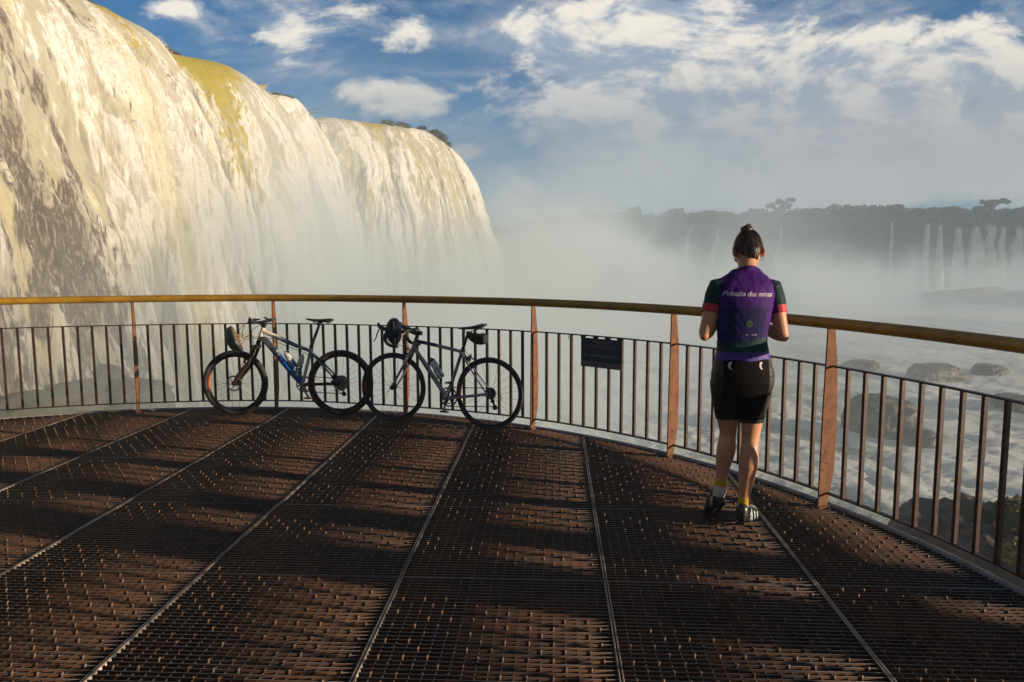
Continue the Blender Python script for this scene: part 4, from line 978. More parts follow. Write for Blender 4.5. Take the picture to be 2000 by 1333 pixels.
# ------------------------------------------------------------------ river, falls and cliffs
WZ = -12.0
def grid_faces(a, b):
    i = np.arange(a - 1)[:, None] * b + np.arange(b - 1)[None]; i = i.ravel(); return np.stack([i, i + 1, i + b + 1, i + b], 1)
def water_mat():
    m = bpy.data.materials.new('river water'); m.use_nodes = True; w = NT(m.node_tree)
    b = w.n('ShaderNodeBsdfPrincipled'); o = w.n('ShaderNodeOutputMaterial'); w.put(o.inputs[0], b.outputs[0])
    v = w.n('ShaderNodeTexCoord').outputs['Object']
    mp = w.n('ShaderNodeMapping'); w.put(mp.inputs[0], v); mp.inputs['Scale'].default_value = (1, .55, 1); mp.inputs['Rotation'].default_value = (0, 0, .5); v2 = mp.outputs[0]
    a = w.n('ShaderNodeAttribute', attribute_name='foam').outputs['Fac']
    n1 = w.noise(v2, 1.2, 9, .76, 1.8); n2 = w.noise(v2, 5.5, 7, .74, 1.2)
    mq = w.n('ShaderNodeMapping'); w.put(mq.inputs[0], v); mq.inputs['Scale'].default_value = (1, .42, 1); mq.inputs['Rotation'].default_value = (0, 0, .95)
    n4 = w.noise(mq.outputs[0], 1.7, 7, .68, 1.8); fil = w.ramp(w.m('SUBTRACT', 1.0, w.m('ABSOLUTE', w.m('SUBTRACT', w.m('MULTIPLY', n4, 2.0), 1.0))), .80, .98)
    f0 = w.ramp(w.m('ADD', w.m('ADD', w.m('MULTIPLY', a, .42), w.m('MULTIPLY', n1, .80)), w.m('MULTIPLY', n2, .40)), .68, .98)
    f = w.m('MAXIMUM', f0, w.m('MULTIPLY', fil, w.m('ADD', .25, w.m('MULTIPLY', a, .6))))
    col = w.mix(f, w.mix(n1, (.17, .215, .15), (.31, .35, .26)), (.74, .76, .72))
    w.put(b.inputs['Base Color'], col); w.put(b.inputs['Roughness'], w.m('ADD', w.m('MULTIPLY', f, .5), .22))
    bn = w.n('ShaderNodeBump'); bn.inputs['Distance'].default_value = .12; w.put(bn.inputs['Height'], w.m('ADD', n1, w.m('MULTIPLY', n2, .4))); w.put(b.inputs['Normal'], bn.outputs[0])
    return m
A_, R_ = 460, 420
aa = np.linspace(math.radians(-52), math.radians(56), A_); rr = 14 * (460 / 14) ** np.linspace(0, 1, R_)
g1, g2 = np.meshgrid(rr, aa, indexing='ij'); X_ = (g1 * np.sin(g2)).ravel(); Y_ = (g1 * np.cos(g2)).ravel()
c_, s_ = math.cos(.5), math.sin(.5); U_ = X_ * c_ + Y_ * s_; W_ = -X_ * s_ + Y_ * c_
P_ = np.stack([U_ / 5.0, W_ / 8.5, 0 * U_], 1)
wob = fbm(P_ * .7, 3, 5); h1 = fbm(P_ + wob[:, None] * .8, 5, 11, .55, True); h2 = fbm(P_ * 4.2 + wob[:, None] * 2.2, 4, 31, .6, True)
fade = np.clip(g1.ravel() / 26, 0, 1)
Zr = WZ + (-h1 * .26 - h2 * .20) * fade
foam = np.clip(-h1 * .9 + .28 + fbm(P_ * .35, 3, 77) * .8, 0, 1)
o = rawmesh('river', np.stack([X_, Y_, Zr], 1), grid_faces(R_, A_), water_mat(), None, True, None, {'foam': foam}); tag(o, kind='structure')
# the ground as one sheet to the horizon, under the river and behind the cliffs
rockg = M('wet basalt ground', (.05, .042, .034), .7, 0, (.09, .08, .06), .4)
o = rawmesh('ground', [(-4000, -4000, -14.5), (4000, -4000, -14.5), (4000, 6000, -14.5), (-4000, 6000, -14.5)], [(0, 1, 2, 3)], rockg); tag(o, kind='structure')

def falls_mat():
    m = bpy.data.materials.new('falling water'); m.use_nodes = True; w = NT(m.node_tree)
    b = w.n('ShaderNodeBsdfPrincipled'); o = w.n('ShaderNodeOutputMaterial'); w.put(o.inputs[0], b.outputs[0])
    co = w.n('ShaderNodeTexCoord').outputs['Object']
    mp = w.n('ShaderNodeMapping'); w.put(mp.inputs[0], co); mp.inputs['Scale'].default_value = (1, 1, .13); v = mp.outputs[0]
    thin = w.n('ShaderNodeAttribute', attribute_name='clear').outputs['Fac']; rock = w.n('ShaderNodeAttribute', attribute_name='rock').outputs['Fac']
    n1 = w.noise(v, 1.6, 6, .60, .9); n2 = w.noise(v, 6.0, 4, .6, .3); n3 = w.noise(v, .22, 4, .5)
    foamc = w.mix(w.ramp(n1, .30, .62), (.80, .775, .68), (.94, .93, .885))
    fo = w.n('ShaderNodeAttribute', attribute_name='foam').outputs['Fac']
    foamc = w.mix(w.ramp(w.m('ADD', fo, w.m('MULTIPLY', w.m('SUBTRACT', n1, .5), 1.5)), .50, .08), foamc, (.52, .50, .385))  # troughs darker: thinner water, with soft shadow put into the colour
    foamc = w.mix(w.m('MULTIPLY', w.ramp(n3, .50, .72), .5), foamc, (.78, .70, .36))
    c = w.mix(w.ramp(w.m('ADD', thin, w.m('MULTIPLY', w.m('SUBTRACT', n1, .5), 3.0)), .40, .85), foamc, w.mix(n2, (.56, .46, .045), (.36, .31, .05)))
    c = w.mix(w.ramp(w.m('ADD', rock, w.m('MULTIPLY', w.m('SUBTRACT', n1, .5), 1.8)), .42, .70), c, w.mix(w.ramp(n2, .46, .74), w.mix(n1, (.085, .068, .050), (.23, .195, .15)), (.50, .46, .39)))
    w.put(b.inputs['Base Color'], c); w.put(b.inputs['Roughness'], w.m('SUBTRACT', .85, w.m('MULTIPLY', thin, .35)))
    b.inputs['Specular IOR Level'].default_value = .25
    b.inputs['Subsurface Weight'].default_value = 0
    bn = w.n('ShaderNodeBump'); bn.inputs['Distance'].default_value = .14; bn.inputs['Strength'].default_value = .7
    w.put(bn.inputs['Height'], w.m('ADD', n1, w.m('MULTIPLY', n2, .35))); w.put(b.inputs['Normal'], bn.outputs[0])
    tr = w.n('ShaderNodeBsdfTranslucent'); w.put(tr.inputs[0], c); mx = w.n('ShaderNodeMixShader'); mx.inputs[0].default_value = .30
    w.put(mx.inputs[1], b.outputs[0]); w.put(mx.inputs[2], tr.outputs[0]); w.put(o.inputs[0], mx.outputs[0])
    return m
FM = falls_mat()
def spray_mat():
    m = bpy.data.materials.new('spray drops'); m.use_nodes = True; w = NT(m.node_tree)
    a = w.n('ShaderNodeBsdfDiffuse'); a.inputs[0].default_value = (.82, .80, .74, 1); b = w.n('ShaderNodeBsdfTranslucent'); b.inputs[0].default_value = (.82, .80, .74, 1)
    x = w.n('ShaderNodeMixShader'); x.inputs[0].default_value = .5; w.put(x.inputs[1], a.outputs[0]); w.put(x.inputs[2], b.outputs[0])
    o = w.n('ShaderNodeOutputMaterial'); w.put(o.inputs[0], x.outputs[0]); return m
SPM = spray_mat()
def smooth_path(pts, n):
    P = [V3(p) for p in pts]; Q = []; m = len(P) - 1
    for i in range(n):
        t = m * i / (n - 1); k = min(int(t), m - 1); f = t - k
        p0, p1, p2, p3 = P[max(k - 1, 0)], P[k], P[k + 1], P[min(k + 2, m)]
        Q.append(.5 * ((2 * p1) + (p2 - p0) * f + (2 * p0 - 5 * p1 + 4 * p2 - p3) * f * f + (3 * p1 - p0 - 3 * p2 + p3) * f ** 3))
    return Q
def cards(P, size, rs, flat=.0):
    n = len(P); a = rs.normal(size=(n, 3)); a /= np.linalg.norm(a, axis=1)[:, None]; b = np.cross(a, rs.normal(size=(n, 3))); b /= np.linalg.norm(b, axis=1)[:, None]
    sz = size * rs.uniform(.6, 1.3, n)[:, None]; a *= sz; b *= sz * .5
    V = np.stack([P - a, P - b, P + a, P + b], 1).reshape(-1, 3); return V, np.arange(n * 4).reshape(-1, 4)
def waterfall(name, lip, zb, k, ns, nt, seed, clear_f=None, rock_f=None, amp=1.0, back=7, label=None, kfun=None, spray=0):
    path = smooth_path(lip, 400); L = [0]
    for i in range(1, 400): L.append(L[-1] + (path[i] - path[i - 1]).length)
    L = np.array(L); S = np.linspace(0, L[-1], ns)
    px = np.interp(S, L, [p.x for p in path]); py = np.interp(S, L, [p.y for p in path]); pz = np.interp(S, L, [p.z for p in path])
    tx = np.gradient(px, S); ty = np.gradient(py, S); l = np.hypot(tx, ty); nx, ny = ty / l, -tx / l     # outwards = to the right of the run
    for a in range(8): nx = np.convolve(np.pad(nx, 2, 'edge'), np.ones(5) / 5, 'valid'); ny = np.convolve(np.pad(ny, 2, 'edge'), np.ones(5) / 5, 'valid')
    nb = 14; tb = np.linspace(-1, 0, nb, endpoint=False); tf = np.linspace(0, 1, nt - nb) ** 1.25; T = np.concatenate([tb, tf])
    ss, tt = np.meshgrid(np.arange(ns), T, indexing='ij'); si = ss.ravel().astype(int); t = tt.ravel(); s = S[si]
    H_ = pz[si] - zb; kk = k * (1 + .12 * fbm(np.stack([s / 14, s * 0, s * 0], 1), 2, seed + 3))
    if kfun is not None: kk = kk * kfun(s / L[-1])
    h = np.maximum(t, 0) * H_; d = np.where(t < 0, t * back, kk * (np.sqrt(h + .35) - math.sqrt(.35)))
    z = pz[si] - h + np.where(t < 0, -t * .25, 0)
    fall = np.clip(h / 10, 0, 1)
    v = np.sqrt(h + 1) * 3.0                                       # time-like coordinate: features stretch as the water speeds up
    colm = fbm(np.stack([s / 5.5, v * .10, s * 0 + seed], 1), 3, seed); rid = fbm(np.stack([s / 1.6, v * .22, s * 0], 1), 3, seed + 9)
    sw = s + 1.6 * fbm(np.stack([s / 6, v * .35, s * 0 + 3], 1), 3, seed + 77)
    bil = fbm(np.stack([sw / 1.35, v * .22 + colm * .5, s * 0], 1), 5, seed + 21, .56, True)
    bil2 = fbm(np.stack([sw / .60, v * 1.0, s * 0], 1), 3, seed + 51, .6, True)
    disp = amp * ((colm * 1.9 + rid * .75) * (.25 + fall) + (bil * .95 + .4) * fall * .85 + bil2 * .14 * (.15 + fall))
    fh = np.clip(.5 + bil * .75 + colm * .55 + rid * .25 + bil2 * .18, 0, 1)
    d2 = d + np.where(t < 0, 0, disp)
    x = px[si] + nx[si] * d2; y = py[si] + ny[si] * d2; z = z + np.where(t < 0, disp * .12, bil * .35 * fall * amp)
    q = s / L[-1]
    cl = clear_f(s, q, h, v) if clear_f else s * 0; rk = rock_f(s, q, h, v) if rock_f else s * 0
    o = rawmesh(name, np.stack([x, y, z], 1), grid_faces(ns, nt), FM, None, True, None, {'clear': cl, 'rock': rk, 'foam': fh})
    tag(o, label, kind='structure')
    if spray:
        rs = np.random.RandomState(seed); ok = np.where((h > .6) & (np.asarray(rk) < .38) & (np.asarray(cl) < .35) & (fh > .38))[0]; I = rs.choice(ok, spray); hh = np.clip(h[I] / 16, .15, 1.2)
        j = rs.exponential(.55, spray) * hh * np.where(rs.rand(spray) < .2, 3.0, 1.0)
        P = np.stack([x[I] + nx[si[I]] * j, y[I] + ny[si[I]] * j, z[I]], 1) + rs.normal(size=(spray, 3)) * .14
        V, F = cards(P, .045, rs); V[:, 2] = V[:, 2] * 1.0; SPRAY.append(V)
    return o
SPRAY = []
def lipz(u, v, dz=0):
    p = onz(u, v, 24.0); p.z += dz; return p
def band(x, c, w): return np.exp(-((x - c) / w) ** 2)
# the big near curtain
lipA = [V3((-34, 14, 24.4)), V3((-36, 28, 24.3)), lipz(-300, -300), lipz(-100, -150), lipz(0, -85), lipz(150, -10), lipz(230, 25), lipz(300, 70), lipz(318, 84, -.9), lipz(350, 95, -.7), lipz(450, 130), lipz(505, 172), lipz(524, 190), V3((-37, 109.5, 24)), V3((-43, 111, 24))]
def clA(s, q, h, v):
    n = fbm(np.stack([s / 3.0, v * .25, s * 0], 1), 3, 400)
    y = s   # metres along the lip
    return 1.10 * band(y, 73.5 - h * .10, 3.8) * np.exp(-(h / 22) ** 2) + .6 * band(y, 76, 4) * np.exp(-h / 4) + .95 * band(y, 57, 2.6) * np.exp(-h / 6) + .50 * np.exp(-h / 1.6) + .42 * band(y, 81, 3) * np.clip(h / 14, 0, 1) + n * .42 * (.5 + np.exp(-h / 14)) * (s > 48) - .12 - .5 * (s < 46)
def rk_dimA(s, q, h, v):
    n = fbm(np.stack([s / 4.0, v * .35, s * 0], 1), 4, 410)
    return .68 / (1 + np.exp((s - 41.0) / 1.8)) + .1 * band(s, 46.5, 2) + .75 * band(s, 50.0, 1.7) * (.35 + .65 * np.clip(h / 12, 0, 1)) + .50 * band(s, 60, 1.8) * np.clip(h / 8, 0, 1) * np.clip(1 - h / 22, 0, 1) + n * .60 - .06 + .9 * band(s, 69.6, .9) * np.exp(-h / 1.0)  # left end: shade painted in as dark streaks, over thin water and rock
waterfall('waterfall', lipA, WZ - 2, 2.05, 900, 330, 3, clA, rk_dimA, 1.0, spray=110000, kfun=lambda q: 1 + .22 * band(q, .86, .06), label='nearest broad curtain of brown and white water')
# the far curtain, its first narrow fall and the last thin one at the end of the wall
lipC = [V3((-46, 106, 23.5)), V3((-38, 107, 23.8)), lipz(560, 192, .2), lipz(590, 208), lipz(606, 226, -.5), lipz(640, 230), lipz(700, 237), lipz(750, 243), lipz(800, 250), lipz(840, 260), lipz(866, 280), lipz(874, 292), V3((-17, 165, 24)), V3((-26, 170, 24))]
def clC(s, q, h, v):
    n = fbm(np.stack([s / 3.0, v * .25, s * 0], 1), 3, 500)
    return .45 * np.exp(-h / 1.3) + .95 * band(s, 34.5, 2.2) * np.exp(-((h - 14) / 12) ** 2) + .55 * band(s, 41, 1.8) * np.exp(-h / 9) + .8 * band(s, 40, 3) * np.exp(-h / 2.5) + .35 * band(s, 46, 1.5) + n * .34 - .12
def rkC(s, q, h, v):
    n = fbm(np.stack([s / 2.5, v * .3, s * 0], 1), 4, 510)
    return .62 * band(s, 15.5, 1.6) * np.exp(-h / 10) + .75 * band(s, 28.5, .9) * np.clip(1 - h / 16, .0, 1) + .85 * band(s, 62.5, 1.5) * np.clip(1.1 - h / 34, .2, 1) * np.clip(h / 3 + .4, 0, 1) + .45 * band(s, 56, 1.2) * np.clip(1 - h / 14, 0, 1) + .7 * band(s, 60, 5) * np.exp(-h / 1.5) + n * .34 - .12
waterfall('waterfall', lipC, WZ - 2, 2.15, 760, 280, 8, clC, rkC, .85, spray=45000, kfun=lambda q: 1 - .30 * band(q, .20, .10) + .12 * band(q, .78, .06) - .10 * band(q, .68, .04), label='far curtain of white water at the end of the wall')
# upper river behind the lips
o = rawmesh('spray', np.concatenate(SPRAY), np.arange(sum(len(v) for v in SPRAY)).reshape(-1, 4), SPM); tag(o, 'flying spray thrown off the falls', kind='stuff')
o = rawmesh('upper_river', [(-35, 10, 24.0), (-37, 60, 24.0), (-36, 85, 23.6), (-38, 108, 24.0), (-36, 122, 23.6), (-28, 130, 23.8), (-20, 150, 23.6), (-24, 172, 23.8), (-300, 300, 24.6), (-300, 10, 24.6)], [tuple(range(10))], M('upper river water', (.16, .14, .07), .3, 0, (.55, .52, .42), .15, .5, .62)); tag(o, kind='structure')
# rock wall behind and under the lips
GRID = {}
def cliff(name, pts, ztop, zbot, back, ns, nt, mat_, seed, amp=3., label=None, lean=.18, zamp=1.5):
    path = smooth_path(pts, 300); S = np.linspace(0, 1, ns); I = np.linspace(0, 299, ns)
    px = np.interp(I, np.arange(300), [p.x for p in path]); py = np.interp(I, np.arange(300), [p.y for p in path]); pt = np.interp(I, np.arange(300), [p.z for p in path])
    tx, ty = np.gradient(px), np.gradient(py); l = np.hypot(tx, ty); nx, ny = ty / l, -tx / l
    T = np.concatenate([np.linspace(-1, 0, 12, endpoint=False), np.linspace(0, 1, nt - 12)])
    ss, tt = np.meshgrid(np.arange(ns), T, indexing='ij'); si = ss.ravel(); t = tt.ravel()
    zt = pt[si] + fbm(np.stack([px[si] / 14, py[si] / 14, si * 0], 1), 3, seed) * zamp
    h = np.maximum(t, 0) * (zt - zbot); z = zt - h
    P = np.stack([px[si] / 16, py[si] / 16, z / 12], 1)
    dd = fbm(P, 5, seed + 5, .55, True) * amp + fbm(P * 4, 3, seed + 8) * amp * .3
    d = np.where(t < 0, t * back, h * lean + dd * np.clip(t * 8, .15, 1))
    PP = np.stack([px[si] + nx[si] * d, py[si] + ny[si] * d, z + np.where(t < 0, dd * .3, 0)], 1); GRID[name] = PP.reshape(ns, nt, 3)
    return tag(rawmesh(name, PP, grid_faces(ns, nt), mat_, None, True), label, kind='structure')
rockm = M('dark wet basalt', (.035, .028, .020), .55, 0, (.10, .080, .055), .35, .35, .7, .4, .8)
greenrock = M('mossy cliff', (.026, .030, .014), .8, 0, (.075, .060, .040), .10, .42, .62, .5, .6)
wallp = [V3((-38.5, 14, 23.6)), V3((-41, 60, 23.6)), V3((-40, 84, 23.2)), V3((-38, 106, 23.6)), V3((-38, 124, 23.2)), V3((-30, 130, 23.6)), V3((-21, 142, 23.2)), V3((-18, 160, 23.4)), V3((-26, 175, 24)), V3((-60, 190, 24))]
cliff('cliff', wallp, 24, -14, 8, 300, 80, rockm, 900, 1.6, 'dark basalt wall behind the near falls', .05, .3)
# the far side of the gorge
farp = [V3((-60, 520, 15)), at(1000, 452, 440), at(1100, 438, 405), at(1250, 430, 380), at(1400, 432, 352), at(1500, 430, 332), at(1650, 422, 312), at(1800, 424, 300), at(1905, 430, 293), at(2000, 428, 290), at(2150, 420, 280), V3((330, 240, 21))]
cliff('far_cliff', farp, 20, -14, 60, 460, 90, greenrock, 930, 5.0, 'misty far cliff of the gorge under forest', .22, 1.2)
lowp = [at(1650, 640, 250), at(1745, 612, 225), at(1800, 572, 215), at(1870, 566, 208), at(1960, 572, 200), at(2060, 560, 190), at(2250, 560, 180)]
cliff('low_cliff', lowp, 0, -14, 30, 160, 50, greenrock, 960, 3.0, 'lower rocky step below the far cliff at right', .4, 1.5)

# ------------------------------------------------------------------ vegetation
leafd = M('dark evergreen leaf', (.030, .045, .014), .6, 0, (.075, .085, .025), 1.2, .35, .65, spec=.25)
leafl = M('fresh bush leaf', (.06, .085, .016), .6, 0, (.12, .14, .03), 1.5, .35, .65, spec=.25)
bark = M('grey brown bark', (.07, .05, .035), .85, 0, (.12, .09, .06), 6, bump=.01)
def clump_points(c, r, n, rs, nb=9):
    "leaf positions on an uneven crown made of smaller puffs"
    c = np.array(c); r = np.array(r); out = []
    for k in range(nb):
        d = rs.normal(size=3); d /= np.linalg.norm(d); d[2] = abs(d[2]) * .9 - .25; cc = c + d * r * rs.uniform(.35, .8); rk = r * rs.uniform(.28, .5)
        m = n // nb; e = rs.normal(size=(m, 3)); e /= np.linalg.norm(e, axis=1)[:, None]; out.append(cc + e * rk * rs.uniform(.45, 1.08, (m, 1)))
    return np.concatenate(out)
def tree(label, base, h, cr, n, leaf, size, m_, group=None, seed=1, name='tree', cat='tree', crown_lo=.45):
    rs = np.random.RandomState(seed); t = thing(name, label, cat, base, group); b = MB(); P = []
    topz = h * .92
    b.tube([(0, 0, -.5), (.02 * h, 0, h * .3), (-.01 * h, .01 * h, h * .6), (0, 0, topz * .9)], [h * .030, h * .024, h * .016, h * .006], 8)
    nl = 8
    for k in range(nl):
        a = 2 * PI * k / nl + rs.uniform(-.3, .3); z0 = h * rs.uniform(crown_lo * .75, .72); e = V3((math.cos(a) * cr * rs.uniform(.55, .95), math.sin(a) * cr * rs.uniform(.55, .95), min(h * .95, z0 + h * rs.uniform(.12, .32))))
        s = V3((0, 0, z0)); mid = (s + e) / 2 + V3((0, 0, -.04 * h)); b.tube([s, mid, e], [h * .012, h * .008, h * .003], 6)
        P.append(clump_points(e, (cr * .55, cr * .55, h * (1 - crown_lo) * .42), n // (nl + 2), rs, 4))
    P.append(clump_points((0, 0, h * .84), (cr * .6, cr * .6, h * .16), n // 5, rs, 5))
    b.build('trunk', bark, t)
    V, F = cards(np.concatenate(P), size, rs); rawmesh('crown', V, F, leaf, t); return t
def bush(label, c, r, n, leaf, size, seed, group=None, name='bush'):
    rs = np.random.RandomState(seed); t = thing(name, label, 'bush', (c[0], c[1], c[2] - r[2]), group)
    b = MB()
    for k in range(6):
        a = rs.uniform(0, 6.28); b.tube([(0, 0, -.1 * r[2]), (math.cos(a) * r[0] * .3, math.sin(a) * r[1] * .3, r[2] * .8), (math.cos(a) * r[0] * .6, math.sin(a) * r[1] * .6, r[2] * 1.5)], [.05 * r[2], .03 * r[2], .01 * r[2]], 5)
    b.build('stem', bark, t)
    V, F = cards(clump_points((0, 0, r[2]), r, n, rs, 14), size, rs); rawmesh('foliage', V, F, leaf, t); return t
for i, (u, v, Y, rx, rz, lab) in enumerate([
        (541, 190, 111, 2.0, .55, 'low dark bush on the lip at the step between the two curtains'),
        (756, 243, 134, 1.1, .9, 'small spiky dark bush on the far lip'),
        (787, 249, 136, 1.7, .85, 'rounded dark bush right of the spiky one on the far lip'),
        (825, 254, 141, 1.0, .7, 'smallest bush on the far lip, just before the big one'),
        (850, 268, 146, 2.6, 1.5, 'largest dark bush at the end of the far lip'),
        (868, 284, 155, 1.5, 1.6, 'bush hanging over the very end of the falls wall')]):
    bush(lab, at(u, v, Y), (rx, rx, rz), 2200, leafd, .26, 40 + i)
b = MB(); p = at(604, 216, 116)
for dx, dz, l in ((0, 0, 1.9), (.2, -.5, 1.6)): b.tube([p + V3((0, 0, dz - .2)), p + V3((l * .5, .2, dz + .25)), p + V3((l, .3, dz + .3 - dx))], [.10, .06, .02], 6)
o = b.build('branch', bark); recenter(o); tag(o, 'bare dead branch sticking out over the falls by the first step', 'branch')
# forest along the top of the far cliff: one mass of leaves, then the trees that stand clear of it
rs = np.random.RandomState(5); path = smooth_path(farp, 900); Pts = []
for i in range(26000):
    k = rs.uniform(0, 899); p = path[int(k)]; dpt = rs.uniform(0, 1) ** 1.6 * 22
    q = vn(np.array([[k / 9.0, 0, 0]]), 3)[0]
    Pts.append((p.x + rs.normal() * 1.5, p.y + dpt - 2, p.z))
Pts = np.array(Pts); hh = 3.6 + 2.6 * fbm(np.stack([Pts[:, 0] / 9, Pts[:, 1] / 9, Pts[:, 0] * 0], 1), 3, 71) + 1.5 * vn(np.stack([Pts[:, 0] / 3.3, Pts[:, 1] / 3.3, Pts[:, 0] * 0], 1), 72)
Pts[:, 2] += hh * rs.uniform(.0, 1, len(Pts)) ** .5 - .8
V, F = cards(Pts, .85, rs); o = rawmesh('forest', V, F, leafd); tag(o, 'dark forest along the rim of the far cliff', 'forest', kind='stuff')
for i, (u, v, Y, h, cr, lab) in enumerate([
        (1240, 432, 392, 9, 4.0, 'faint small tree above the misty rim, leftmost of the far trees'),
        (1318, 432, 374, 8, 6.0, 'faint wide low tree in mist behind the woman, second of the far trees'),
        (1478, 436, 342, 8, 5.0, 'round low tree left of the tall open tree on the far rim'),
        (1522, 432, 334, 11.5, 7.5, 'tall open tree with a forked crown standing above the far rim'),
        (1590, 432, 324, 7, 5.5, 'rounded tree right of the tall open tree on the far rim'),
        (1668, 428, 314, 7, 6, 'broad rounded tree where the far rim rises'),
        (1745, 428, 306, 7.0, 5.5, 'low domed tree halfway along the right part of the far rim'),
        (1860, 428, 300, 6.5, 4.5, 'small domed tree just left of the flat topped tree on the rim'),
        (1935, 432, 296, 9.5, 8.0, 'dark flat topped tree above the small falls on the far rim'),
        (1990, 432, 292, 7, 5, 'dark tree at the right end of the far rim')]):
    tree(lab, at(u, v, Y), h * (.80 if u in (1522, 1935) else .74), cr * .62, 2600, leafd, .45, None, 'trees on the far rim', 200 + i)
# thin falls over the far cliff: sheets of water that follow the rock
def cliff_fall(u, w_, seed, lab):
    G = GRID['far_cliff']; ns, nt = G.shape[:2]
    top = G[:, 13]; az = top[:, 0] / top[:, 1]; ci = float(np.interp(ray(u, 430).x / ray(u, 430).y, az[40:-30], np.arange(40, ns - 30)))
    step = np.linalg.norm(G[int(ci) + 3, 13] - G[int(ci) - 3, 13]) / 6; nr, nc = nt - 9, 13; V = np.zeros((nr, nc, 3)); foam_ = np.zeros((nr, nc)); rk_ = np.zeros((nr, nc))
    GG = G.copy()
    for k in range(60): GG[:, 1:-1] = (GG[:, :-2] + GG[:, 1:-1] * 2 + GG[:, 2:]) / 4
    for k in range(3): GG[1:-1] = (GG[:-2] + GG[1:-1] * 2 + GG[2:]) / 4
    for a in range(nr):
        row = 9 + a; t = a / nr; nz = fbm(np.array([[t * 2.2, seed * 3.1, 0]]), 4, 640)[0]; ww = w_ * (1.9 if u > 1860 else 1.3) * (.45 + .75 * t + .35 * nz) / step; cc = ci + nz * .08 * w_ / step
        for b_ in range(nc):
            q = b_ / (nc - 1) - .5; f = min(max(cc + q * ww, 0), ns - 1.001); k = int(f); p = GG[k, row] * (1 - (f - k)) + GG[k + 1, row] * (f - k)
            V[a, b_] = p + np.array((-.25, -1.0, .15)) * (1.8 * (1 - (2 * q) ** 4) - .5 + 1.2 * t)
            foam_[a, b_] = .5 + .5 * nz; rk_[a, b_] = -.02 + .55 * abs(2 * q) ** 3 + .55 * fbm(np.array([[f * 2.2, t * 1.6, seed]]), 3, 650)[0]
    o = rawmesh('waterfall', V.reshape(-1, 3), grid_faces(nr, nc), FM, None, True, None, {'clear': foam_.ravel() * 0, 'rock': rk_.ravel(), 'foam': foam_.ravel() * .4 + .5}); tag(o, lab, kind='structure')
for i, (u, v, Y, w_, zb_, k, lab) in enumerate([
        (1812, 434, 297, 2.2, -3, .9, 'thin straight white fall on the far cliff, left of the others'), (1838, 452, 292, 2.6, -1, 1.1, 'faint wide fall beside the thin straight one'),
        (1874, 452, 289, 2.6, -1, 1.2, 'curved pale fall on the far cliff'), (1908, 434, 286, 3.2, -2, 1.2, 'broad white fall under the flat topped tree'),
        (1935, 434, 284, 3.0, -2, 1.1, 'second broad white fall under the flat topped tree'), (1958, 440, 282, 2.0, -2, 1.1, 'narrow fall right of the flat topped tree'), (1990, 448, 280, 3.4, -3, 1.2, 'rightmost fall on the far cliff'),
        (1742, 452, 302, 1.2, 0, .9, 'threadlike fall on the dark far cliff'), (1524, 452, 328, 2.2, -6, 1.0, 'faint fall in mist under the tall open tree'),
        (1350, 448, 352, 4, -8, 1.2, 'ghostly wide fall in mist left of the woman'), (1400, 452, 346, 2.6, -8, 1.2, 'ghostly fall in mist just left of her head')]):
    cliff_fall(u, w_, i, lab)

# ------------------------------------------------------------------ rocks
def boulder(label, c, r, seed, mat_=rockm, n=5, group=None, name='boulder', cat='boulder'):
    bm = bmesh.new(); bmesh.ops.create_icosphere(bm, subdivisions=n, radius=1.0)
    co = np.array([v.co[:] for v in bm.verts]); rr_ = np.array(r)
    d = 1 + fbm(co * 1.1 + seed, 3, seed) * .35 + fbm(co * 3.2 + seed, 4, seed + 5, .6, True) * -.20
    sq = np.abs(co) ** 1; co2 = co * d[:, None]; co2 = np.sign(co2) * np.abs(co2) ** .72
    for v, q in zip(bm.verts, co2 * rr_): v.co = q
    me = bpy.data.meshes.new(name); bm.to_mesh(me); bm.free(); me.materials.append(mat_)
    me.polygons.foreach_set('use_smooth', np.ones(len(me.polygons), bool))
    o = bpy.data.objects.new(name, me); link(o); o.location = c; o.rotation_euler.z = seed * 1.3; return tag(o, label, cat, group)
for i, (u, v, rx, ry, rz, lab) in enumerate([
        (1722, 850, 3.1, 2.6, 2.8, 'big dark boulder in the rapids right of the last fin post'), (1800, 872, 1.4, 1.4, 1.0, 'small boulder touching the right foot of the big one'),
        (1822, 742, 3.4, 2.6, 1.6, 'flat hazy boulder in the rapids above the big one'), (1932, 733, 2.6, 2.0, 1.2, 'hazy low boulder right of the flat one'),
        (1985, 800, 2.6, 2.0, 1.2, 'low boulder in the rapids at the right edge of the photo'), (1682, 722, 2.4, 2.0, 1.1, 'faint boulder in mist left of the flat hazy one')]):
    p = onz(u, v, WZ); boulder(lab, (p.x, p.y, WZ + rz * .15), (rx * .80, ry * .8, rz * .85), 11 + i * 3)
# near-right bank with its bushes
pk = at(2040, 1100, 24)
bk = boulder('brown rock bank with bushes outside the railing at lower right', (pk.x + .9, pk.y + .6, -11.8), (4.9, 4.2, 5.0), 77, M('brown bank rock', (.045, .032, .024), .85, 0, (.11, .075, .055), .8, .3, .7, .15, 2), 6, None, 'rock_bank', 'rock bank')
bush('olive bush on top of the brown rock bank, left one', at(1915, 1012, 24.5), (.42, .42, .45), 1500, leafl, .085, 3)
bush('taller olive bush at the right edge on top of the rock bank', at(1985, 1010, 24), (.8, .7, .8), 2600, leafl, .10, 4)
bush('bright green bush low on the face of the rock bank', at(1990, 1090, 22.5), (.75, .6, .6), 2400, M('yellow green leaf', (.11, .15, .02), .6, 0, (.17, .20, .04), 2), .10, 5)
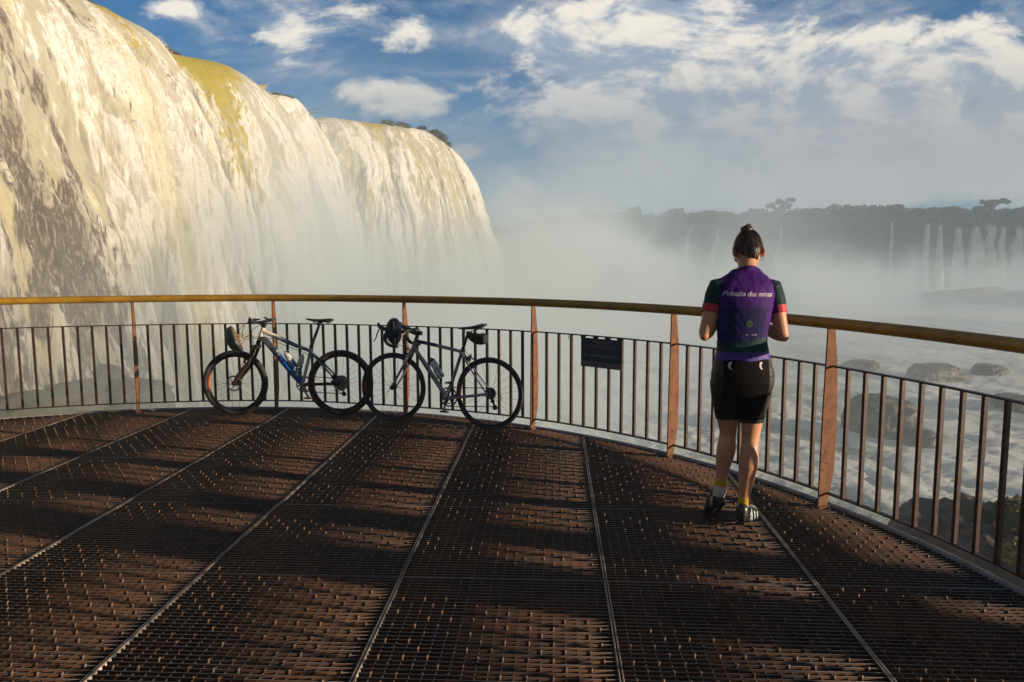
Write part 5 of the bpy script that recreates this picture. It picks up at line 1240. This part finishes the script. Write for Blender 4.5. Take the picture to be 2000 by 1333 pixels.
# rocks in the spray at the foot of the near curtain
for i, (u, v, Y, rx, rz, lab) in enumerate([(70, 770, 44, 1.3, .9, 'leftmost misty boulder at the foot of the near falls, behind the left railing'), (118, 790, 42, 1.6, .9, 'boulder with grass beside the leftmost misty one'), (197, 742, 47, 1.1, 1.1, 'pointed misty boulder, highest behind the left railing'), (262, 775, 44, 1.9, 1.1, 'broad misty boulder right behind the thin fin post')]):
    c = at(u, v, Y); boulder(lab, (c.x, c.y, c.z - .3), (rx, rx, rz), 120 + i * 7)
c = at(140, 850, 41)
boulder('mossy green mound of rubble at the foot of the near curtain', (c.x - 2, c.y, c.z - 3.0), (9.0, 6.0, 5.2), 151, M('moss on rubble', (.07, .085, .02), .9, 0, (.10, .075, .045), .8, .4, .6, .2, 2), 6, None, 'rock_mound', 'rock mound')
# unseen trees added right of the railing to cast shadow bands on the deck
for i, (px_, py_, h, cr, lab) in enumerate([(13.2, -.76, 15.6, .17, 'slender unseen tree added on the sunny side to shade the deck'), (15.0, -.66, 16.2, .09, 'second slender unseen tree added to shade the deck, nearer the falls')]):
    tree(lab, V3((px_, py_, -11.0)), h, cr, 15000, leafd, .11, None, 'added shade trees on the sunny side', 300 + i, crown_lo=.55)

# ------------------------------------------------------------------ spray and haze
def volume(name, V, F, dens, color, nodes=None, aniso=0.0):
    m = bpy.data.materials.new(name); m.use_nodes = True; w = NT(m.node_tree)
    pv = w.n('ShaderNodeVolumePrincipled'); pv.inputs['Color'].default_value = (*color, 1); pv.inputs['Anisotropy'].default_value = aniso
    o = w.n('ShaderNodeOutputMaterial'); w.t.links.new(pv.outputs[0], o.inputs['Volume'])
    if nodes: w.put(pv.inputs['Density'], nodes(w))
    else: pv.inputs['Density'].default_value = dens
    ob = rawmesh(name, V, F, m); tag(ob, kind='stuff'); return ob
def boxvf(a, b):
    V = [(x, y, z) for z in (a[2], b[2]) for x, y in ((a[0], a[1]), (b[0], a[1]), (b[0], b[1]), (a[0], b[1]))]
    return V, [(3, 2, 1, 0), (4, 5, 6, 7), (0, 1, 5, 4), (1, 2, 6, 5), (2, 3, 7, 6), (3, 0, 4, 7)]
V, F = boxvf((-170, -60, -15.5), (420, 560, 42)); volume('haze', V, F, .00115, (.62, .82, 1.0))
def mist_nodes(w):
    p = w.n('ShaderNodeTexCoord').outputs['Object']; x, y, z = w.sep(p)
    n = w.noise(p, .040, 4, .62, .9)
    fx = w.m('SUBTRACT', w.m('ADD', x, 18.0), w.m('MULTIPLY', w.m('MINIMUM', w.m('MAXIMUM', w.m('SUBTRACT', y, 80.0), 0.0), 80.0), .42))
    foot = w.m('EXPONENT', w.m('MULTIPLY', w.m('MULTIPLY', fx, fx), -1 / 900.0))                # along the foot of the curtains
    top = w.m('ADD', w.m('MULTIPLY', w.m('SUBTRACT', n, .5), 40.0), w.m('ADD', -6.0, w.m('MULTIPLY', foot, 8.0)))
    vert = w.ramp(w.m('SUBTRACT', z, top), 9.0, -8.0)
    right = w.ramp(w.m('SUBTRACT', w.m('ADD', y, 30.0), x), 20.0, 150.0)                          # the rapids at right lie clearer
    far = w.ramp(y, 28.0, 120.0)
    dens = w.m('ADD', w.m('MULTIPLY', foot, .042), w.m('MULTIPLY', w.m('MULTIPLY', far, w.m('ADD', .50, w.m('MULTIPLY', right, .50))), .022))
    px_ = w.m('MULTIPLY', w.m('SUBTRACT', w.m('SUBTRACT', x, w.m('MULTIPLY', w.m('MAXIMUM', z, 0.0), .55)), 22.0), 1 / 34.0); py_ = w.m('MULTIPLY', w.m('SUBTRACT', y, 185.0), 1 / 60.0)
    plume = w.m('MULTIPLY', w.m('EXPONENT', w.m('MULTIPLY', w.m('ADD', w.m('MULTIPLY', px_, px_), w.m('MULTIPLY', py_, py_)), -1.0)), w.m('MULTIPLY', w.ramp(z, 40.0, 6.0), w.ramp(n, .36, .60)))
    low_ = w.m('MULTIPLY', w.m('MULTIPLY', dens, w.ramp(y, 18.0, 40.0)), w.m('MULTIPLY', vert, w.m('ADD', .22, w.m('MULTIPLY', w.ramp(n, .40, .60), 1.1))))
    return w.m('ADD', low_, w.m('MULTIPLY', plume, .013))
V, F = boxvf((-60, 20, -13.5), (260, 330, 40.5)); o = volume('mist', V, F, 0, (.79, .915, 1.0), mist_nodes)
o['label'] = 'cloud of spray rising from the gorge'
